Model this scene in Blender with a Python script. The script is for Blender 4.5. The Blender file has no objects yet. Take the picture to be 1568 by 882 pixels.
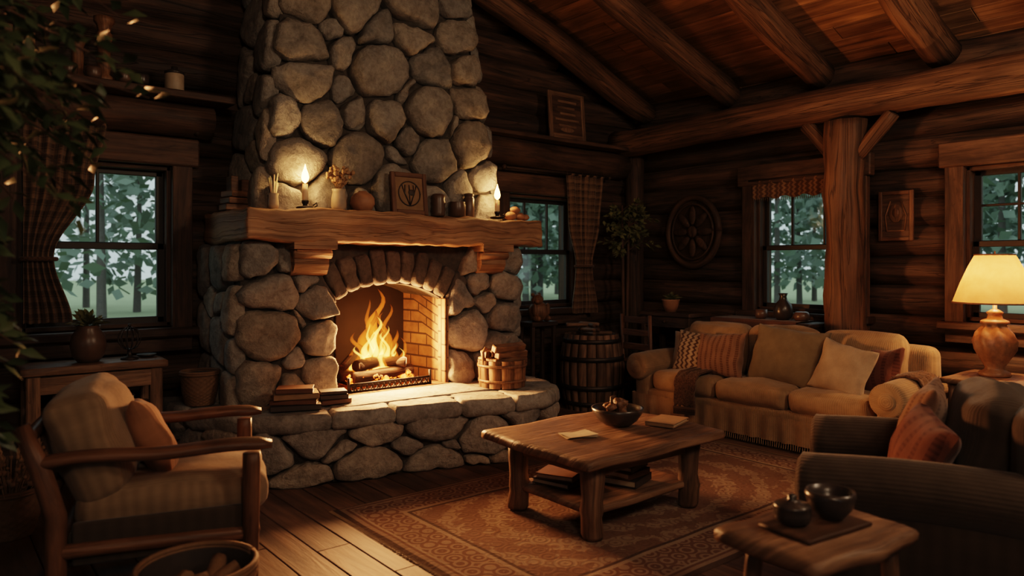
import bpy, bmesh, math, random
from mathutils import Vector, Matrix, noise
R=random.Random(11)
V=Vector
pi=math.pi
# ------------------------------------------------------------------ mesh builder
class MB:
    def __init__(s):
        s.v=[];s.f=[];s.uv=[];s.mi=[];s.sm=[];s.M=Matrix.Identity(4)
    def add(s,verts,faces,uvs,mat=0,smooth=True):
        o=len(s.v)
        s.v+= [s.M@V(p) for p in verts]
        for f,u in zip(faces,uvs):
            s.f.append([i+o for i in f]); s.uv.append(u); s.mi.append(mat); s.sm.append(smooth)
    def grid(s,P,UV=None,closed=False,mat=0,smooth=True,cap0=False,cap1=False):
        nr=len(P);nc=len(P[0])
        if UV is None:
            UV=[];u=0
            for i in range(nr):
                if i: u+=(V(P[i][0])-V(P[i-1][0])).length
                row=[0];
                for j in range(nc):
                    row.append(row[-1]+(V(P[i][(j+1)%nc])-V(P[i][j])).length)
                UV.append([(u,w) for w in row])
        vs=[p for r in P for p in r];fs=[];us=[]
        for i in range(nr-1):
            for j in range(nc if closed else nc-1):
                j2=(j+1)%nc
                fs.append([i*nc+j,i*nc+j2,(i+1)*nc+j2,(i+1)*nc+j])
                us.append([UV[i][j],UV[i][j+1],UV[i+1][j+1],UV[i+1][j]])
        for flag,i in ((cap0,0),(cap1,nr-1)):
            if flag:
                c=sum((V(p) for p in P[i]),V((0,0,0)))/nc
                ci=len(vs);vs.append(c)
                uc=(sum(UV[i][j][0] for j in range(nc))/nc,sum(UV[i][j][1] for j in range(nc))/nc)
                for j in range(nc):
                    fs.append([ci,i*nc+j,i*nc+(j+1)%nc]);us.append([uc,UV[i][j],UV[i][j+1]])
        s.add(vs,fs,us,mat,smooth)
    def tube(s,pts,rad,n=8,mat=0,caps=True,smooth=True):
        pts=[V(p) for p in pts]
        if not isinstance(rad,(list,tuple)): rad=[rad]*len(pts)
        P=[];UV=[];L=0
        t=(pts[1]-pts[0]).normalized()
        a=V((0,0,1)) if abs(t.z)<.9 else V((1,0,0))
        x=t.cross(a).normalized()
        for i,p in enumerate(pts):
            if i: L+=(pts[i]-pts[i-1]).length
            if i==0: t=(pts[1]-pts[0])
            elif i==len(pts)-1: t=pts[-1]-pts[-2]
            else: t=pts[i+1]-pts[i-1]
            t.normalize()
            x=(x-t*x.dot(t)).normalized();y=t.cross(x)
            r=rad[i]
            P.append([p+x*(r*math.cos(2*pi*k/n))+y*(r*math.sin(2*pi*k/n)) for k in range(n)])
            UV.append([(L,2*pi*rad[0]*k/n) for k in range(n+1)])
        s.grid(P,UV,True,mat,smooth,caps,caps)
    def log(s,p0,p1,r,n=14,step=.3,mat=0,bend=.012,rough=.05,taper=1.0):
        p0=V(p0);p1=V(p1);L=(p1-p0).length;m=max(3,int(L/step)+1)
        sd=R.random()*99
        ax=(p1-p0).normalized();a=V((0,0,1)) if abs(ax.z)<.9 else V((1,0,0))
        x=ax.cross(a).normalized();y=ax.cross(x)
        P=[];UV=[]
        for i in range(m+1):
            t=i/m;c=p0.lerp(p1,t)
            c=c+x*bend*noise.noise(V((sd,t*L*.8,0)))*2+y*bend*noise.noise(V((sd+9,t*L*.8,0)))*2
            rr=r*(1+(taper-1)*t)
            row=[]
            for k in range(n):
                an=2*pi*k/n
                q=rr*(1+rough*noise.noise(V((math.cos(an)*.8+sd,math.sin(an)*.8,t*L*1.5)))+rough*.6*noise.noise(V((math.cos(an)*2+sd,math.sin(an)*2,t*L*5))))
                row.append(c+x*q*math.cos(an)+y*q*math.sin(an))
            if i in (0,):
                P.append([c+(p-c)*.86 for p in row]);UV.append([(0,2*pi*r*k/n) for k in range(n+1)])
                row=[p+ax*.012 for p in row]
            if i==m: row=[p-ax*.012 for p in row]
            P.append(row);UV.append([(t*L+.01,2*pi*r*k/n) for k in range(n+1)])
            if i==m:
                P.append([c+(p-c)*.86 for p in row]);UV.append([(L+.02,2*pi*r*k/n) for k in range(n+1)])
        s.grid(P,UV,True,mat,True,True,True)
    def box(s,c,size,rot=None,b=.004,grain=0,mat=0,seg=1):
        bm=bmesh.new();bmesh.ops.create_cube(bm,size=1)
        for v in bm.verts: v.co=V((v.co.x*size[0],v.co.y*size[1],v.co.z*size[2]))
        b=min(b,min(size)*.4)
        if b>0: bmesh.ops.bevel(bm,geom=bm.edges[:],offset=b,segments=seg,profile=.5,affect='EDGES')
        bm.normal_update()
        M=Matrix.Translation(V(c))
        if rot is not None: M=M@rotm(rot)
        bm.verts.index_update()
        vs=[M@v.co for v in bm.verts];fs=[];us=[];off=(R.random()*5,R.random()*5)
        for f in bm.faces:
            fs.append([v.index for v in f.verts])
            us.append([buv(v.co,f.normal,grain,off) for v in f.verts])
        bm.free()
        s.add(vs,fs,us,mat,seg>1)
    def softbox(s,c,size,r=.03,n=(6,6,6),puff=0,rot=None,mat=0,grain=0,nz=0,nzs=4,seed=None,nz2=0):
        h=[x/2 for x in size];r=min(r,min(h)*.98)
        if seed is None: seed=R.random()*50
        if isinstance(n,int): n=(n,n,n)
        ax=[]
        for a in range(3):
            q=h[a]-r
            ax.append([-h[a],-h[a]+r*.25,-h[a]+r*.6,-q]+[-q+2*q*k/n[a] for k in range(1,n[a])]+[q,h[a]-r*.6,h[a]-r*.25,h[a]])
        M=Matrix.Translation(V(c))
        if rot is not None: M=M@rotm(rot)
        idx={};vs=[];lo=[]
        def vid(t):
            if t in idx: return idx[t]
            p=V((ax[0][t[0]],ax[1][t[1]],ax[2][t[2]]))
            q=V([max(-(h[a]-r),min(h[a]-r,p[a])) for a in range(3)])
            d=p-q
            o=q+d.normalized()*r if d.length>1e-9 else p.copy()
            if puff:
                k=[1-(p[a]/h[a])**2 for a in range(3)]
                pf=puff if isinstance(puff,(tuple,list)) else (puff,)*3
                o.x+=pf[0]*p.x/h[0]*k[1]*k[2];o.y+=pf[1]*p.y/h[1]*k[0]*k[2];o.z+=pf[2]*p.z/h[2]*k[0]*k[1]
            if nz: o=o+noise.noise_vector(o*nzs+V((seed,seed,0)))*nz
            if nz2: o=o+noise.noise_vector(o*nzs*4+V((seed,seed,0)))*nz2
            idx[t]=len(vs);vs.append(M@o);lo.append(p);return idx[t]
        fs=[];us=[]
        for a in range(3):
            b_,c_=[(1,2),(0,2),(0,1)][a]
            for side in (0,len(ax[a])-1):
                for i in range(len(ax[b_])-1):
                    for j in range(len(ax[c_])-1):
                        f=[]
                        for (di,dj) in ((0,0),(1,0),(1,1),(0,1)):
                            t=[0,0,0];t[a]=side;t[b_]=i+di;t[c_]=j+dj
                            f.append(vid(tuple(t)))
                        nn=V((0,0,0));nn[a]=1
                        fs.append(f);us.append([buv(lo[q],nn,grain,(seed,seed)) for q in f])
        s.add(vs,fs,us,mat,True)
    def pillow(s,c,w,h,t,rot=None,mat=0,n=16,seed=None):
        if seed is None: seed=R.random()*50
        M=Matrix.Translation(V(c))
        if rot is not None: M=M@rotm(rot)
        for sd in (-1,1):
            P=[];UV=[]
            for i in range(n+1):
                y=-math.cos(pi*i/n);row=[];ur=[]
                for j in range(n+1):
                    x=-math.cos(pi*j/n)
                    th=(max(0,(1-x*x))*max(0,(1-y*y)))**.42*t/2
                    xx=x*w/2*(1-.09*(1-y*y));yy=y*h/2*(1-.09*(1-x*x))
                    q=V((xx,sd*th,yy));k=noise.noise_vector(q*9+V((seed,0,sd)))*.018*(0 if th<.004 else 1)
                    row.append(M@(q+k));ur.append((xx,yy))
                P.append(row);UV.append(ur)
            s.grid(P,UV,False,mat,True)
    def lathe(s,prof,c=(0,0,0),n=24,mat=0,cap0=True,cap1=True,nz=0,nzs=8,sq=(1,1),rot=None,wave=None):
        M=Matrix.Translation(V(c))
        if rot is not None: M=M@rotm(rot)
        P=[];UV=[];L=0;sd=R.random()*50
        rm=max(p[0] for p in prof)
        for i,(r,z) in enumerate(prof):
            if i: L+=math.hypot(r-prof[i-1][0],z-prof[i-1][1])
            row=[]
            for k in range(n):
                a=2*pi*k/n;rr=r
                if wave: rr=r+wave(a,z,i)
                p=V((rr*math.cos(a)*sq[0],rr*math.sin(a)*sq[1],z))
                if nz: p=p+noise.noise_vector(p*nzs+V((sd,0,0)))*nz
                row.append(M@p)
            P.append(row);UV.append([(L,2*pi*rm*k/n) for k in range(n+1)])
        s.grid(P,UV,True,mat,True,cap0,cap1)
    def blob(s,c,rad,mat=0,n=14,m=9,nz=.0,nzs=5,rot=None):
        prof=[(math.sin(pi*(i+.35)/(m+.7)),-math.cos(pi*(i+.35)/(m+.7))) for i in range(m+1)]
        if not isinstance(rad,(tuple,list)): rad=(rad,)*3
        M=Matrix.Translation(V(c))
        if rot is not None: M=M@rotm(rot)
        sd=R.random()*60;P=[];UV=[]
        for (r,z) in prof:
            row=[]
            for k in range(n):
                a=2*pi*k/n;d=V((r*math.cos(a),r*math.sin(a),z))
                f=1+nz*noise.noise(d*nzs*.4+V((sd,sd,0)))
                row.append(M@V((d.x*rad[0]*f,d.y*rad[1]*f,d.z*rad[2]*f)))
            P.append(row);UV.append([(z*rad[2],a2/n*6.28*rad[0]) for a2 in range(n+1)])
        s.grid(P,UV,True,mat,True,True,True)
    def slab(s,poly,z0,z1,mat=0,nz=.008,nzs=6,sp=.035,ch=0,edge=.012,bow=0):
        for _ in range(ch): poly=chaikin(poly)
        poly=resample(poly,sp)
        cx=sum(p[0] for p in poly)/len(poly);cy=sum(p[1] for p in poly)/len(poly)
        D=max(math.hypot(p[0]-cx,p[1]-cy) for p in poly)
        k=1-edge/D;sd=R.random()*40
        lev=[(k-.03,z0),(k,z0),(1,z0+edge),(1.0+bow,(z0+z1)/2),(1,z1-edge),(k,z1-.001),(k-.06,z1),(k*.6,z1)]
        P=[];UV=[]
        for (q,z) in lev:
            row=[];ur=[]
            for p in poly:
                a=V((cx+(p[0]-cx)*q,cy+(p[1]-cy)*q,z))
                nv=noise.noise_vector(a*nzs+V((sd,0,0)))*nz
                row.append(a+V((nv.x,nv.y,nv.z*.35)));ur.append((a.x,a.y+z))
            ur.append(ur[0]);P.append(row);UV.append(ur)
        s.grid(P,UV,True,mat,True,True,True)
    def prism(s,poly,x0,x1,mat=0):
        n=len(poly);vs=[V((x0,p[0],p[1])) for p in poly]+[V((x1,p[0],p[1])) for p in poly]
        fs=[list(range(n)),list(range(2*n-1,n-1,-1))]
        us=[[poly[i] for i in f] for f in [range(n)]]+[[poly[i] for i in range(n-1,-1,-1)]]
        for i in range(n):
            j=(i+1)%n;fs.append([i,j,n+j,n+i]);us.append([(x0,poly[i][1]+poly[i][0]),(x0,poly[j][1]+poly[j][0]),(x1,poly[j][1]+poly[j][0]),(x1,poly[i][1]+poly[i][0])])
        s.add(vs,fs,us,mat,False)
    def quad(s,a,b,c,d,mat=0,uvs=None):
        a,b,c,d=map(V,(a,b,c,d));w=(b-a).length;h=(d-a).length
        s.add([a,b,c,d],[[0,1,2,3]],[uvs or [(0,0),(w,0),(w,h),(0,h)]],mat,False)
    def hexa(s,p,mat=0):
        fs=[[0,1,2,3],[4,5,6,7],[0,1,5,4],[1,2,6,5],[2,3,7,6],[3,0,4,7]]
        s.add(p,fs,[[(0,0),(1,0),(1,1),(0,1)] for f in fs],mat,False)
    def leaf(s,p,d,L,W,mat=0,droop=.2):
        d=V(d).normalized();side=d.cross(V((0,0,1)))
        if side.length<.1: side=V((1,0,0))
        side.normalize();side=(Matrix.Rotation(R.uniform(-1,1),3,d)@side);up=side.cross(d)
        p=V(p);m=p+d*L*.5+up*L*.06;t=p+d*L-V((0,0,L*droop))
        s.add([p,m+side*W/2-up*W*.15,m,m-side*W/2-up*W*.15,t],[[0,1,2],[0,2,3],[1,4,2],[2,4,3]],[[(0,0),(1,0),(1,1)]]*4,mat,True)
    def stone(s,poly,fmap,depth,mat=0,ch=1,nz=.013,N=34,tilt=.35,base=-.02):
        for _ in range(ch): poly=chaikin(poly,.22)
        n=len(poly)
        if n<3: return
        P2=resample_n(poly,N)
        cx=sum(p[0] for p in P2)/N;cy=sum(p[1] for p in P2)/N
        D=max(math.hypot(p[0]-cx,p[1]-cy) for p in P2)
        if D<.015: return
        sd=R.random()*99;tx=R.uniform(-tilt,tilt);ty=R.uniform(-tilt,tilt)
        P2=[((p[0]+(noise.noise(V((p[0]*14,p[1]*14,sd)))*.012)),(p[1]+noise.noise(V((p[0]*14,p[1]*14,sd+5)))*.012)) for p in P2]
        prof=[(.97,None),(1.0,.10),(1.0,.38),(.965,.66),(.89,.86),(.76,.96),(.56,1.0),(.36,1.03),(.17,1.04)]
        P=[];UV=[]
        for (k,d) in prof:
            row=[];ur=[]
            for p in P2:
                x=(p[0]-cx)*k;y=(p[1]-cy)*k
                if d is None: dd=base
                else: dd=depth*d*(1+(tx*x+ty*y)/D)
                w=V(fmap(cx+x,cy+y,dd))
                nn=noise.noise_vector(w*5+V((sd,0,0)))*nz+noise.noise_vector(w*14+V((0,sd,0)))*nz*.6
                if d is None: nn=nn*.3
                row.append(w+nn);ur.append((cx+x,cy+y))
            ur.append(ur[0]);P.append(row);UV.append(ur)
        s.grid(P,UV,True,mat,True,False,True)
    def build(s,name,mats,parent=None,origin=True,recalc=True):
        me=bpy.data.meshes.new(name)
        xs=[v.x for v in s.v];ys=[v.y for v in s.v];zs=[v.z for v in s.v]
        o=V(((min(xs)+max(xs))/2,(min(ys)+max(ys))/2,min(zs))) if origin else V((0,0,0))
        me.from_pydata([v-o for v in s.v],[],s.f)
        uvl=me.uv_layers.new(name='UVMap')
        flat=[]
        for u in s.uv:
            for a in u: flat+= [a[0],a[1]]
        uvl.data.foreach_set('uv',flat)
        me.polygons.foreach_set('material_index',s.mi)
        me.polygons.foreach_set('use_smooth',s.sm)
        for m in mats: me.materials.append(m)
        if recalc:
            bm=bmesh.new();bm.from_mesh(me);bmesh.ops.recalc_face_normals(bm,faces=bm.faces[:]);bm.to_mesh(me);bm.free()
        ob=bpy.data.objects.new(name,me);ob.location=o
        bpy.context.scene.collection.objects.link(ob)
        if parent: ob.parent=parent
        return ob
def rotm(r):
    if isinstance(r,Matrix): return r.to_4x4()
    return Matrix.Rotation(r[2],4,'Z')@Matrix.Rotation(r[1],4,'Y')@Matrix.Rotation(r[0],4,'X')
def buv(co,nn,grain,off):
    a=max(range(3),key=lambda i:abs(nn[i]))
    o=[i for i in range(3) if i!=a]
    if grain in o:
        u=co[grain];v=co[[i for i in o if i!=grain][0]]
    else: u=co[o[0]]*.3;v=co[o[1]]
    return (u+off[0],v+off[1])
def chaikin(p,q=.25):
    o=[]
    for i in range(len(p)):
        a=p[i];b=p[(i+1)%len(p)]
        o.append((a[0]*(1-q)+b[0]*q,a[1]*(1-q)+b[1]*q));o.append((a[0]*q+b[0]*(1-q),a[1]*q+b[1]*(1-q)))
    return o
def resample_n(p,N):
    L=[0]
    for i in range(len(p)): L.append(L[-1]+math.dist(p[i],p[(i+1)%len(p)]))
    T=L[-1];o=[];j=0
    for k in range(N):
        t=T*k/N
        while L[j+1]<t: j+=1
        q=(t-L[j])/max(1e-9,L[j+1]-L[j]);a=p[j];b=p[(j+1)%len(p)]
        o.append((a[0]+(b[0]-a[0])*q,a[1]+(b[1]-a[1])*q))
    return o
def resample(p,sp):
    o=[]
    for i in range(len(p)):
        a=p[i];b=p[(i+1)%len(p)];n=max(1,int(math.dist(a,b)/sp))
        for k in range(n): o.append((a[0]+(b[0]-a[0])*k/n,a[1]+(b[1]-a[1])*k/n))
    return o
def clip(poly,a,b,c):
    o=[];n=len(poly)
    for i in range(n):
        p=poly[i];q=poly[(i+1)%n];dp=a*p[0]+b*p[1]-c;dq=a*q[0]+b*q[1]-c
        if dp<=0: o.append(p)
        if (dp<0<dq) or (dq<0<dp):
            t=dp/(dp-dq);o.append((p[0]+(q[0]-p[0])*t,p[1]+(q[1]-p[1])*t))
    return o
def cells(seeds,dom,gap):
    out=[]
    for i,(x,y,r) in enumerate(seeds):
        poly=list(dom)
        for j,(x2,y2,r2) in enumerate(seeds):
            if i==j or abs(x-x2)+abs(y-y2)>1.6: continue
            a=2*(x2-x);b=2*(y2-y);c=(x2*x2+y2*y2-r2*r2)-(x*x+y*y-r*r)-gap*math.hypot(a,b)
            poly=clip(poly,a,b,c)
            if len(poly)<3: break
        if len(poly)>=3: out.append((poly,r))
    return out
def rseeds(x0,x1,y0,y1,rmin,rmax,ex=(),tries=900,k=.86):
    L=list(ex);st=len(L)
    for t in range(tries):
        r=rmax-(rmax-rmin)*min(1,(t/tries)*1.3)*R.uniform(.6,1)
        x=R.uniform(x0,x1);y=R.uniform(y0,y1)
        if all(math.hypot(x-a,y-b)>k*(r+c) for a,b,c in L): L.append((x,y,r))
    return L
# ------------------------------------------------------------------ materials
class NT:
    def __init__(s,name):
        s.m=bpy.data.materials.new(name);s.m.use_nodes=True;s.t=s.m.node_tree;s.t.nodes.clear()
        s.out=s.n('ShaderNodeOutputMaterial')
    def n(s,ty,**k):
        d=s.t.nodes.new(ty)
        for a,b in k.items(): setattr(d,a,b)
        return d
    def l(s,a,b): s.t.links.new(a,b)
    def val(s,sock,x):
        if hasattr(x,'is_linked') or hasattr(x,'links'): s.l(x,sock)
        else: sock.default_value=x
    def math(s,op,a,b=0.0,c=None):
        d=s.n('ShaderNodeMath',operation=op);s.val(d.inputs[0],a);s.val(d.inputs[1],b)
        if c is not None: s.val(d.inputs[2],c)
        return d.outputs[0]
    def mix(s,f,a,b,bt='MIX'):
        d=s.n('ShaderNodeMixRGB',blend_type=bt);s.val(d.inputs[0],f)
        s.val(d.inputs[1],a if not isinstance(a,tuple) else (*a,1)[:4]);s.val(d.inputs[2],b if not isinstance(b,tuple) else (*b,1)[:4]);return d.outputs[0]
    def ramp(s,f,st,interp='LINEAR'):
        d=s.n('ShaderNodeValToRGB');e=d.color_ramp;e.interpolation=interp
        while len(e.elements)>1: e.elements.remove(e.elements[-1])
        e.elements[0].position=st[0][0];e.elements[0].color=(*st[0][1],1)
        for p,c in st[1:]:
            q=e.elements.new(p);q.color=(*c,1)
        s.l(f,d.inputs[0]);return d.outputs[0]
    def uv(s,scale=(1,1,1),island=True):
        tc=s.n('ShaderNodeTexCoord');mp=s.n('ShaderNodeMapping');mp.inputs['Scale'].default_value=scale
        s.l(tc.outputs['UV'],mp.inputs['Vector'])
        if island:
            g=s.n('ShaderNodeNewGeometry');a=s.n('ShaderNodeVectorMath',operation='ADD')
            q=s.math('MULTIPLY',g.outputs['Random Per Island'],61.0)
            s.l(mp.outputs[0],a.inputs[0]);s.l(q,a.inputs[1]);return a.outputs[0]
        return mp.outputs[0]
    def obj(s,scale=1.0):
        tc=s.n('ShaderNodeTexCoord');mp=s.n('ShaderNodeMapping');mp.inputs['Scale'].default_value=(scale,)*3
        s.l(tc.outputs['Object'],mp.inputs['Vector']);return mp.outputs[0]
    def noise(s,vec,scale,detail=5,rough=.55,dist=0.0):
        d=s.n('ShaderNodeTexNoise');s.l(vec,d.inputs['Vector']);d.inputs['Scale'].default_value=scale
        d.inputs['Detail'].default_value=detail;d.inputs['Roughness'].default_value=rough;d.inputs['Distortion'].default_value=dist
        return d.outputs['Fac']
    def island(s): return s.n('ShaderNodeNewGeometry').outputs['Random Per Island']
    def bump(s,h,st=.3,d=.01):
        b=s.n('ShaderNodeBump');b.inputs['Strength'].default_value=st;b.inputs['Distance'].default_value=d;s.l(h,b.inputs['Height']);return b.outputs[0]
    def pbr(s,col,rough=.6,bump=None,metal=0,sheen=0,spec=.5,sss=0):
        p=s.n('ShaderNodeBsdfPrincipled');s.val(p.inputs['Base Color'],(*col,1) if isinstance(col,tuple) else col)
        s.val(p.inputs['Roughness'],rough);p.inputs['Metallic'].default_value=metal;p.inputs['Specular IOR Level'].default_value=spec
        if sheen: p.inputs['Sheen Weight'].default_value=sheen
        if sss: p.inputs['Subsurface Weight'].default_value=sss;p.inputs['Subsurface Scale'].default_value=.02
        if bump is not None: s.l(bump,p.inputs['Normal'])
        s.l(p.outputs[0],s.out.inputs[0]);return p
def wood(name,c1,c2,su=1.3,sv=16,rough=.6,bump=.4,isl=.3,spec=.35,crack=0):
    t=NT(name);u=t.uv((su,sv,1));f=t.noise(u,1.0,7,.62,1.2)
    u2=t.uv((su*1.6,sv*.22,1));g=t.noise(u2,1.3,4,.5,.6)
    mid=tuple((a+b)/2 for a,b in zip(c1,c2))
    col=t.ramp(f,[(.30,c1),(.5,mid),(.70,c2)])
    col=t.mix(.75,col,t.ramp(g,[(.3,(.35,.33,.3)),(.62,(1,1,1))]),'MULTIPLY')
    hh=t.math('ADD',f,t.math('MULTIPLY',g,.8))
    if crack:
        k=t.noise(t.uv((su*.9,sv*1.1,1)),1.0,3,.5,.8);ck=t.ramp(k,[(.485,(1,1,1)),(.5,(.22,.2,.18)),(.515,(1,1,1))])
        col=t.mix(crack,col,ck,'MULTIPLY');hh=t.math('ADD',hh,t.math('MULTIPLY',ck,.8*crack))
    k=t.math('MULTIPLY_ADD',t.island(),2*isl,1-isl)
    h=t.n('ShaderNodeHueSaturation');t.l(col,h.inputs['Color']);t.l(k,h.inputs['Value'])
    t.pbr(h.outputs[0],rough,t.bump(hh,bump,.012),spec=spec);return t.m
def fabric(name,c,kind='plain',c2=(0,0,0),fr=60,rough=.95,bump=.35,var=.25):
    t=NT(name);u=t.uv((1,1,1),False);sp=t.n('ShaderNodeSeparateXYZ');t.l(u,sp.inputs[0])
    x,y=sp.outputs[0],sp.outputs[1]
    sx=t.math('SINE',t.math('MULTIPLY',x,900.));sy=t.math('SINE',t.math('MULTIPLY',y,900.))
    wv=t.math('MULTIPLY',sx,sy)
    nz=t.noise(u,9,4);fine=t.noise(u,160,2)
    col=None;hgt=wv
    if kind=='plain': col=t.mix(t.math('MULTIPLY',fine,.5),c,tuple(a*.6 for a in c))
    if kind=='rib':
        w=t.math('SINE',t.math('MULTIPLY',x,float(fr)*2*pi));w=t.math('MULTIPLY_ADD',w,.5,.5)
        col=t.mix(w,tuple(a*.84 for a in c),c);hgt=w
    if kind=='stripe':
        w=t.math('GREATER_THAN',t.math('SINE',t.math('MULTIPLY',x,float(fr))),.35)
        w2=t.math('GREATER_THAN',t.math('SINE',t.math('MULTIPLY',y,float(fr)*3)),.2)
        col=t.mix(t.math('MULTIPLY',w,t.math('MULTIPLY_ADD',w2,.5,.5)),c,c2)
    if kind=='plaid':
        a=t.math('GREATER_THAN',t.math('SINE',t.math('MULTIPLY',x,float(fr))),.2)
        b=t.math('GREATER_THAN',t.math('SINE',t.math('MULTIPLY',y,float(fr))),.2)
        a2=t.math('GREATER_THAN',t.math('SINE',t.math('MULTIPLY',x,float(fr)*2.0)),.93)
        b2=t.math('GREATER_THAN',t.math('SINE',t.math('MULTIPLY',y,float(fr)*2.0)),.93)
        q=t.math('MULTIPLY',t.math('ADD',a,b),.5)
        col=t.mix(q,c,c2);col=t.mix(t.math('MULTIPLY',t.math('MAXIMUM',a2,b2),.6),col,(.28,.18,.10))
    if kind=='knit':
        w=t.n('ShaderNodeTexVoronoi');t.l(u,w.inputs['Vector']);w.inputs['Scale'].default_value=float(fr)
        col=t.ramp(w.outputs['Distance'],[(.2,c),(.6,c2)]);hgt=w.outputs['Distance']
    if kind=='kilim':
        dd=t.math('PINGPONG',t.math('ADD',x,t.math('PINGPONG',y,.02)),.025)
        col=t.mix(t.math('GREATER_THAN',dd,.014),c,c2)
    col=t.mix(.8,col,t.ramp(nz,[(.25,(1-var*1.8,)*3),(.75,(1,1,1))]),'MULTIPLY')
    hh=t.math('MULTIPLY_ADD',nz,2.5,t.math('MULTIPLY',hgt,.35))
    t.pbr(col,rough,t.bump(hh,bump,.008),sheen=.15,spec=.1);return t.m
def stonem(name,cs,bump=.6,isl=.35,rough=.85):
    t=NT(name);g=t.island();o=t.obj(1)
    n1=t.noise(o,7,8,.68,.4);n2=t.noise(o,32,6,.7);n3=t.noise(o,2.5,3)
    a=t.ramp(g,[(i/(len(cs)-1),c) for i,c in enumerate(cs)])
    col=t.mix(t.math('MULTIPLY',n3,.3),a,cs[1]);
    col=t.mix(.85,col,t.ramp(n1,[(.28,(.38,.36,.34)),(.5,(.85,.84,.82)),(.72,(1.2,1.17,1.1))]),'MULTIPLY')
    col=t.mix(.6,col,t.ramp(n2,[(.35,(.5,.5,.5)),(.6,(1,1,1))]),'MULTIPLY')
    h=t.math('MULTIPLY_ADD',n1,1.6,n2);t.pbr(col,rough,t.bump(h,bump,.025),spec=.25);return t.m
def simple(name,c,rough=.5,metal=0,nscale=20,var=.35,bump=.15,spec=.5,sss=0):
    t=NT(name);n=t.noise(t.obj(1),nscale,5)
    col=t.mix(n,tuple(a*(1-var) for a in c),tuple(min(1,a*(1+var)) for a in c))
    t.pbr(col,rough,t.bump(n,bump,.006),metal=metal,spec=spec,sss=sss);return t.m
def emis(name,c,st):
    t=NT(name);e=t.n('ShaderNodeEmission');e.inputs[0].default_value=(*c,1);e.inputs[1].default_value=st;t.l(e.outputs[0],t.out.inputs[0]);return t.m
def volem(name,c,st):
    t=NT(name);e=t.n('ShaderNodeEmission');e.inputs[0].default_value=(*c,1);e.inputs[1].default_value=st;t.l(e.outputs[0],t.out.inputs['Volume']);return t.m

W_wall=wood('log_wall_wood',(.022,.014,.010),(.135,.077,.047),.9,15,.65,.8,.35,crack=.6)
W_beam=wood('beam_wood',(.05,.027,.015),(.25,.132,.068),.8,14,.6,.9,.2,crack=.7)
W_ceil=wood('ceiling_plank_wood',(.13,.062,.026),(.44,.24,.115),1.0,14,.6,.35,.35)
W_floor=wood('floor_plank_wood',(.05,.030,.022),(.18,.105,.066),1.2,15,.58,.3,.35,.3)
W_mantel=wood('mantel_wood',(.20,.105,.055),(.56,.34,.19),1.0,14,.6,.8,.08,crack=.6)
W_table=wood('rustic_table_wood',(.08,.045,.027),(.33,.20,.12),1.5,18,.5,.5,.15,crack=.4)
W_chair=wood('armchair_wood',(.06,.029,.016),(.22,.11,.06),2,20,.45,.3,.15)
W_dark=wood('dark_wood',(.016,.009,.006),(.08,.04,.02),1.5,16,.6,.3,.25)
W_trim=wood('casing_wood',(.035,.019,.012),(.14,.078,.046),1.4,16,.6,.3,.2,crack=.4)
W_barrel=wood('barrel_wood',(.07,.04,.024),(.27,.165,.10),2,20,.6,.3,.35)
W_small=wood('small_object_wood',(.08,.037,.018),(.30,.16,.08),4,30,.5,.3,.35)
W_char=wood('firewood_bark',(.012,.008,.006),(.09,.045,.025),3,20,.9,.8,.3)
S_stone=stonem('river_stone',[(.27,.255,.24),(.46,.435,.40),(.35,.335,.315),(.52,.46,.385),(.29,.29,.285),(.48,.455,.42),(.40,.34,.27),(.33,.33,.325)],.9)
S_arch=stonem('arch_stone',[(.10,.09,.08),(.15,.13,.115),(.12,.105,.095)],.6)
S_hearth=stonem('hearth_flagstone',[(.32,.31,.295),(.38,.37,.345),(.29,.28,.265)],.5)
S_mortar=stonem('mortar',[(.075,.066,.057),(.10,.086,.073)],.5)
C_sofa=fabric('tan_sofa_linen',(.37,.245,.14),'rib',fr=70)
C_back=fabric('moss_cushion_linen',(.19,.155,.10),'plain')
C_dark=fabric('dark_armchair_tweed',(.065,.048,.035),'rib',fr=60)
C_cream=fabric('cream_cushion',(.44,.34,.24),'plain')
C_kil=fabric('kilim_cushion',(.40,.31,.22),'kilim',(.10,.06,.04))
C_strp=fabric('brown_woven_cushion',(.22,.13,.085),'stripe',(.12,.06,.035),120)
C_rust=fabric('rust_cushion',(.32,.16,.085),'rib',fr=35)
C_redd=fabric('maroon_cushion',(.15,.06,.038),'stripe',(.09,.03,.02),90)
C_chair=fabric('corduroy_beige',(.28,.195,.125),'rib',fr=70)
C_throw=fabric('knitted_throw',(.06,.032,.02),'knit',(.13,.075,.045),90)
C_plaid=fabric('plaid_curtain',(.08,.048,.032),'plaid',(.24,.155,.10),90)
C_val=fabric('woven_valance',(.12,.06,.03),'kilim',(.26,.15,.08))
C_cloth=fabric('table_runner_cloth',(.14,.065,.04),'stripe',(.08,.04,.03),80)
M_iron=simple('black_iron',(.018,.016,.015),.5,.7)
M_hoop=simple('barrel_hoop_iron',(.06,.05,.045),.5,.8)
M_cer=simple('brown_ceramic',(.10,.06,.04),.35)
M_cer2=simple('dark_ceramic',(.035,.028,.025),.3)
M_cer3=simple('terracotta',(.34,.17,.09),.6)
M_stonew=simple('stoneware_cream',(.36,.28,.20),.5)
M_wax=simple('candle_wax',(.75,.6,.4),.5,sss=.3)
M_wick=simple('wicker',(.16,.09,.045),.75,nscale=60)
M_page=simple('paper_pages',(.50,.42,.30),.9)
M_bk1=simple('book_leather_brown',(.12,.055,.03),.55);M_bk2=simple('book_leather_dark',(.04,.03,.025),.55);M_bk3=simple('book_cloth_tan',(.24,.15,.08),.8)
M_leaf=simple('leaf_dark_green',(.05,.075,.035),.4,nscale=8)
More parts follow.
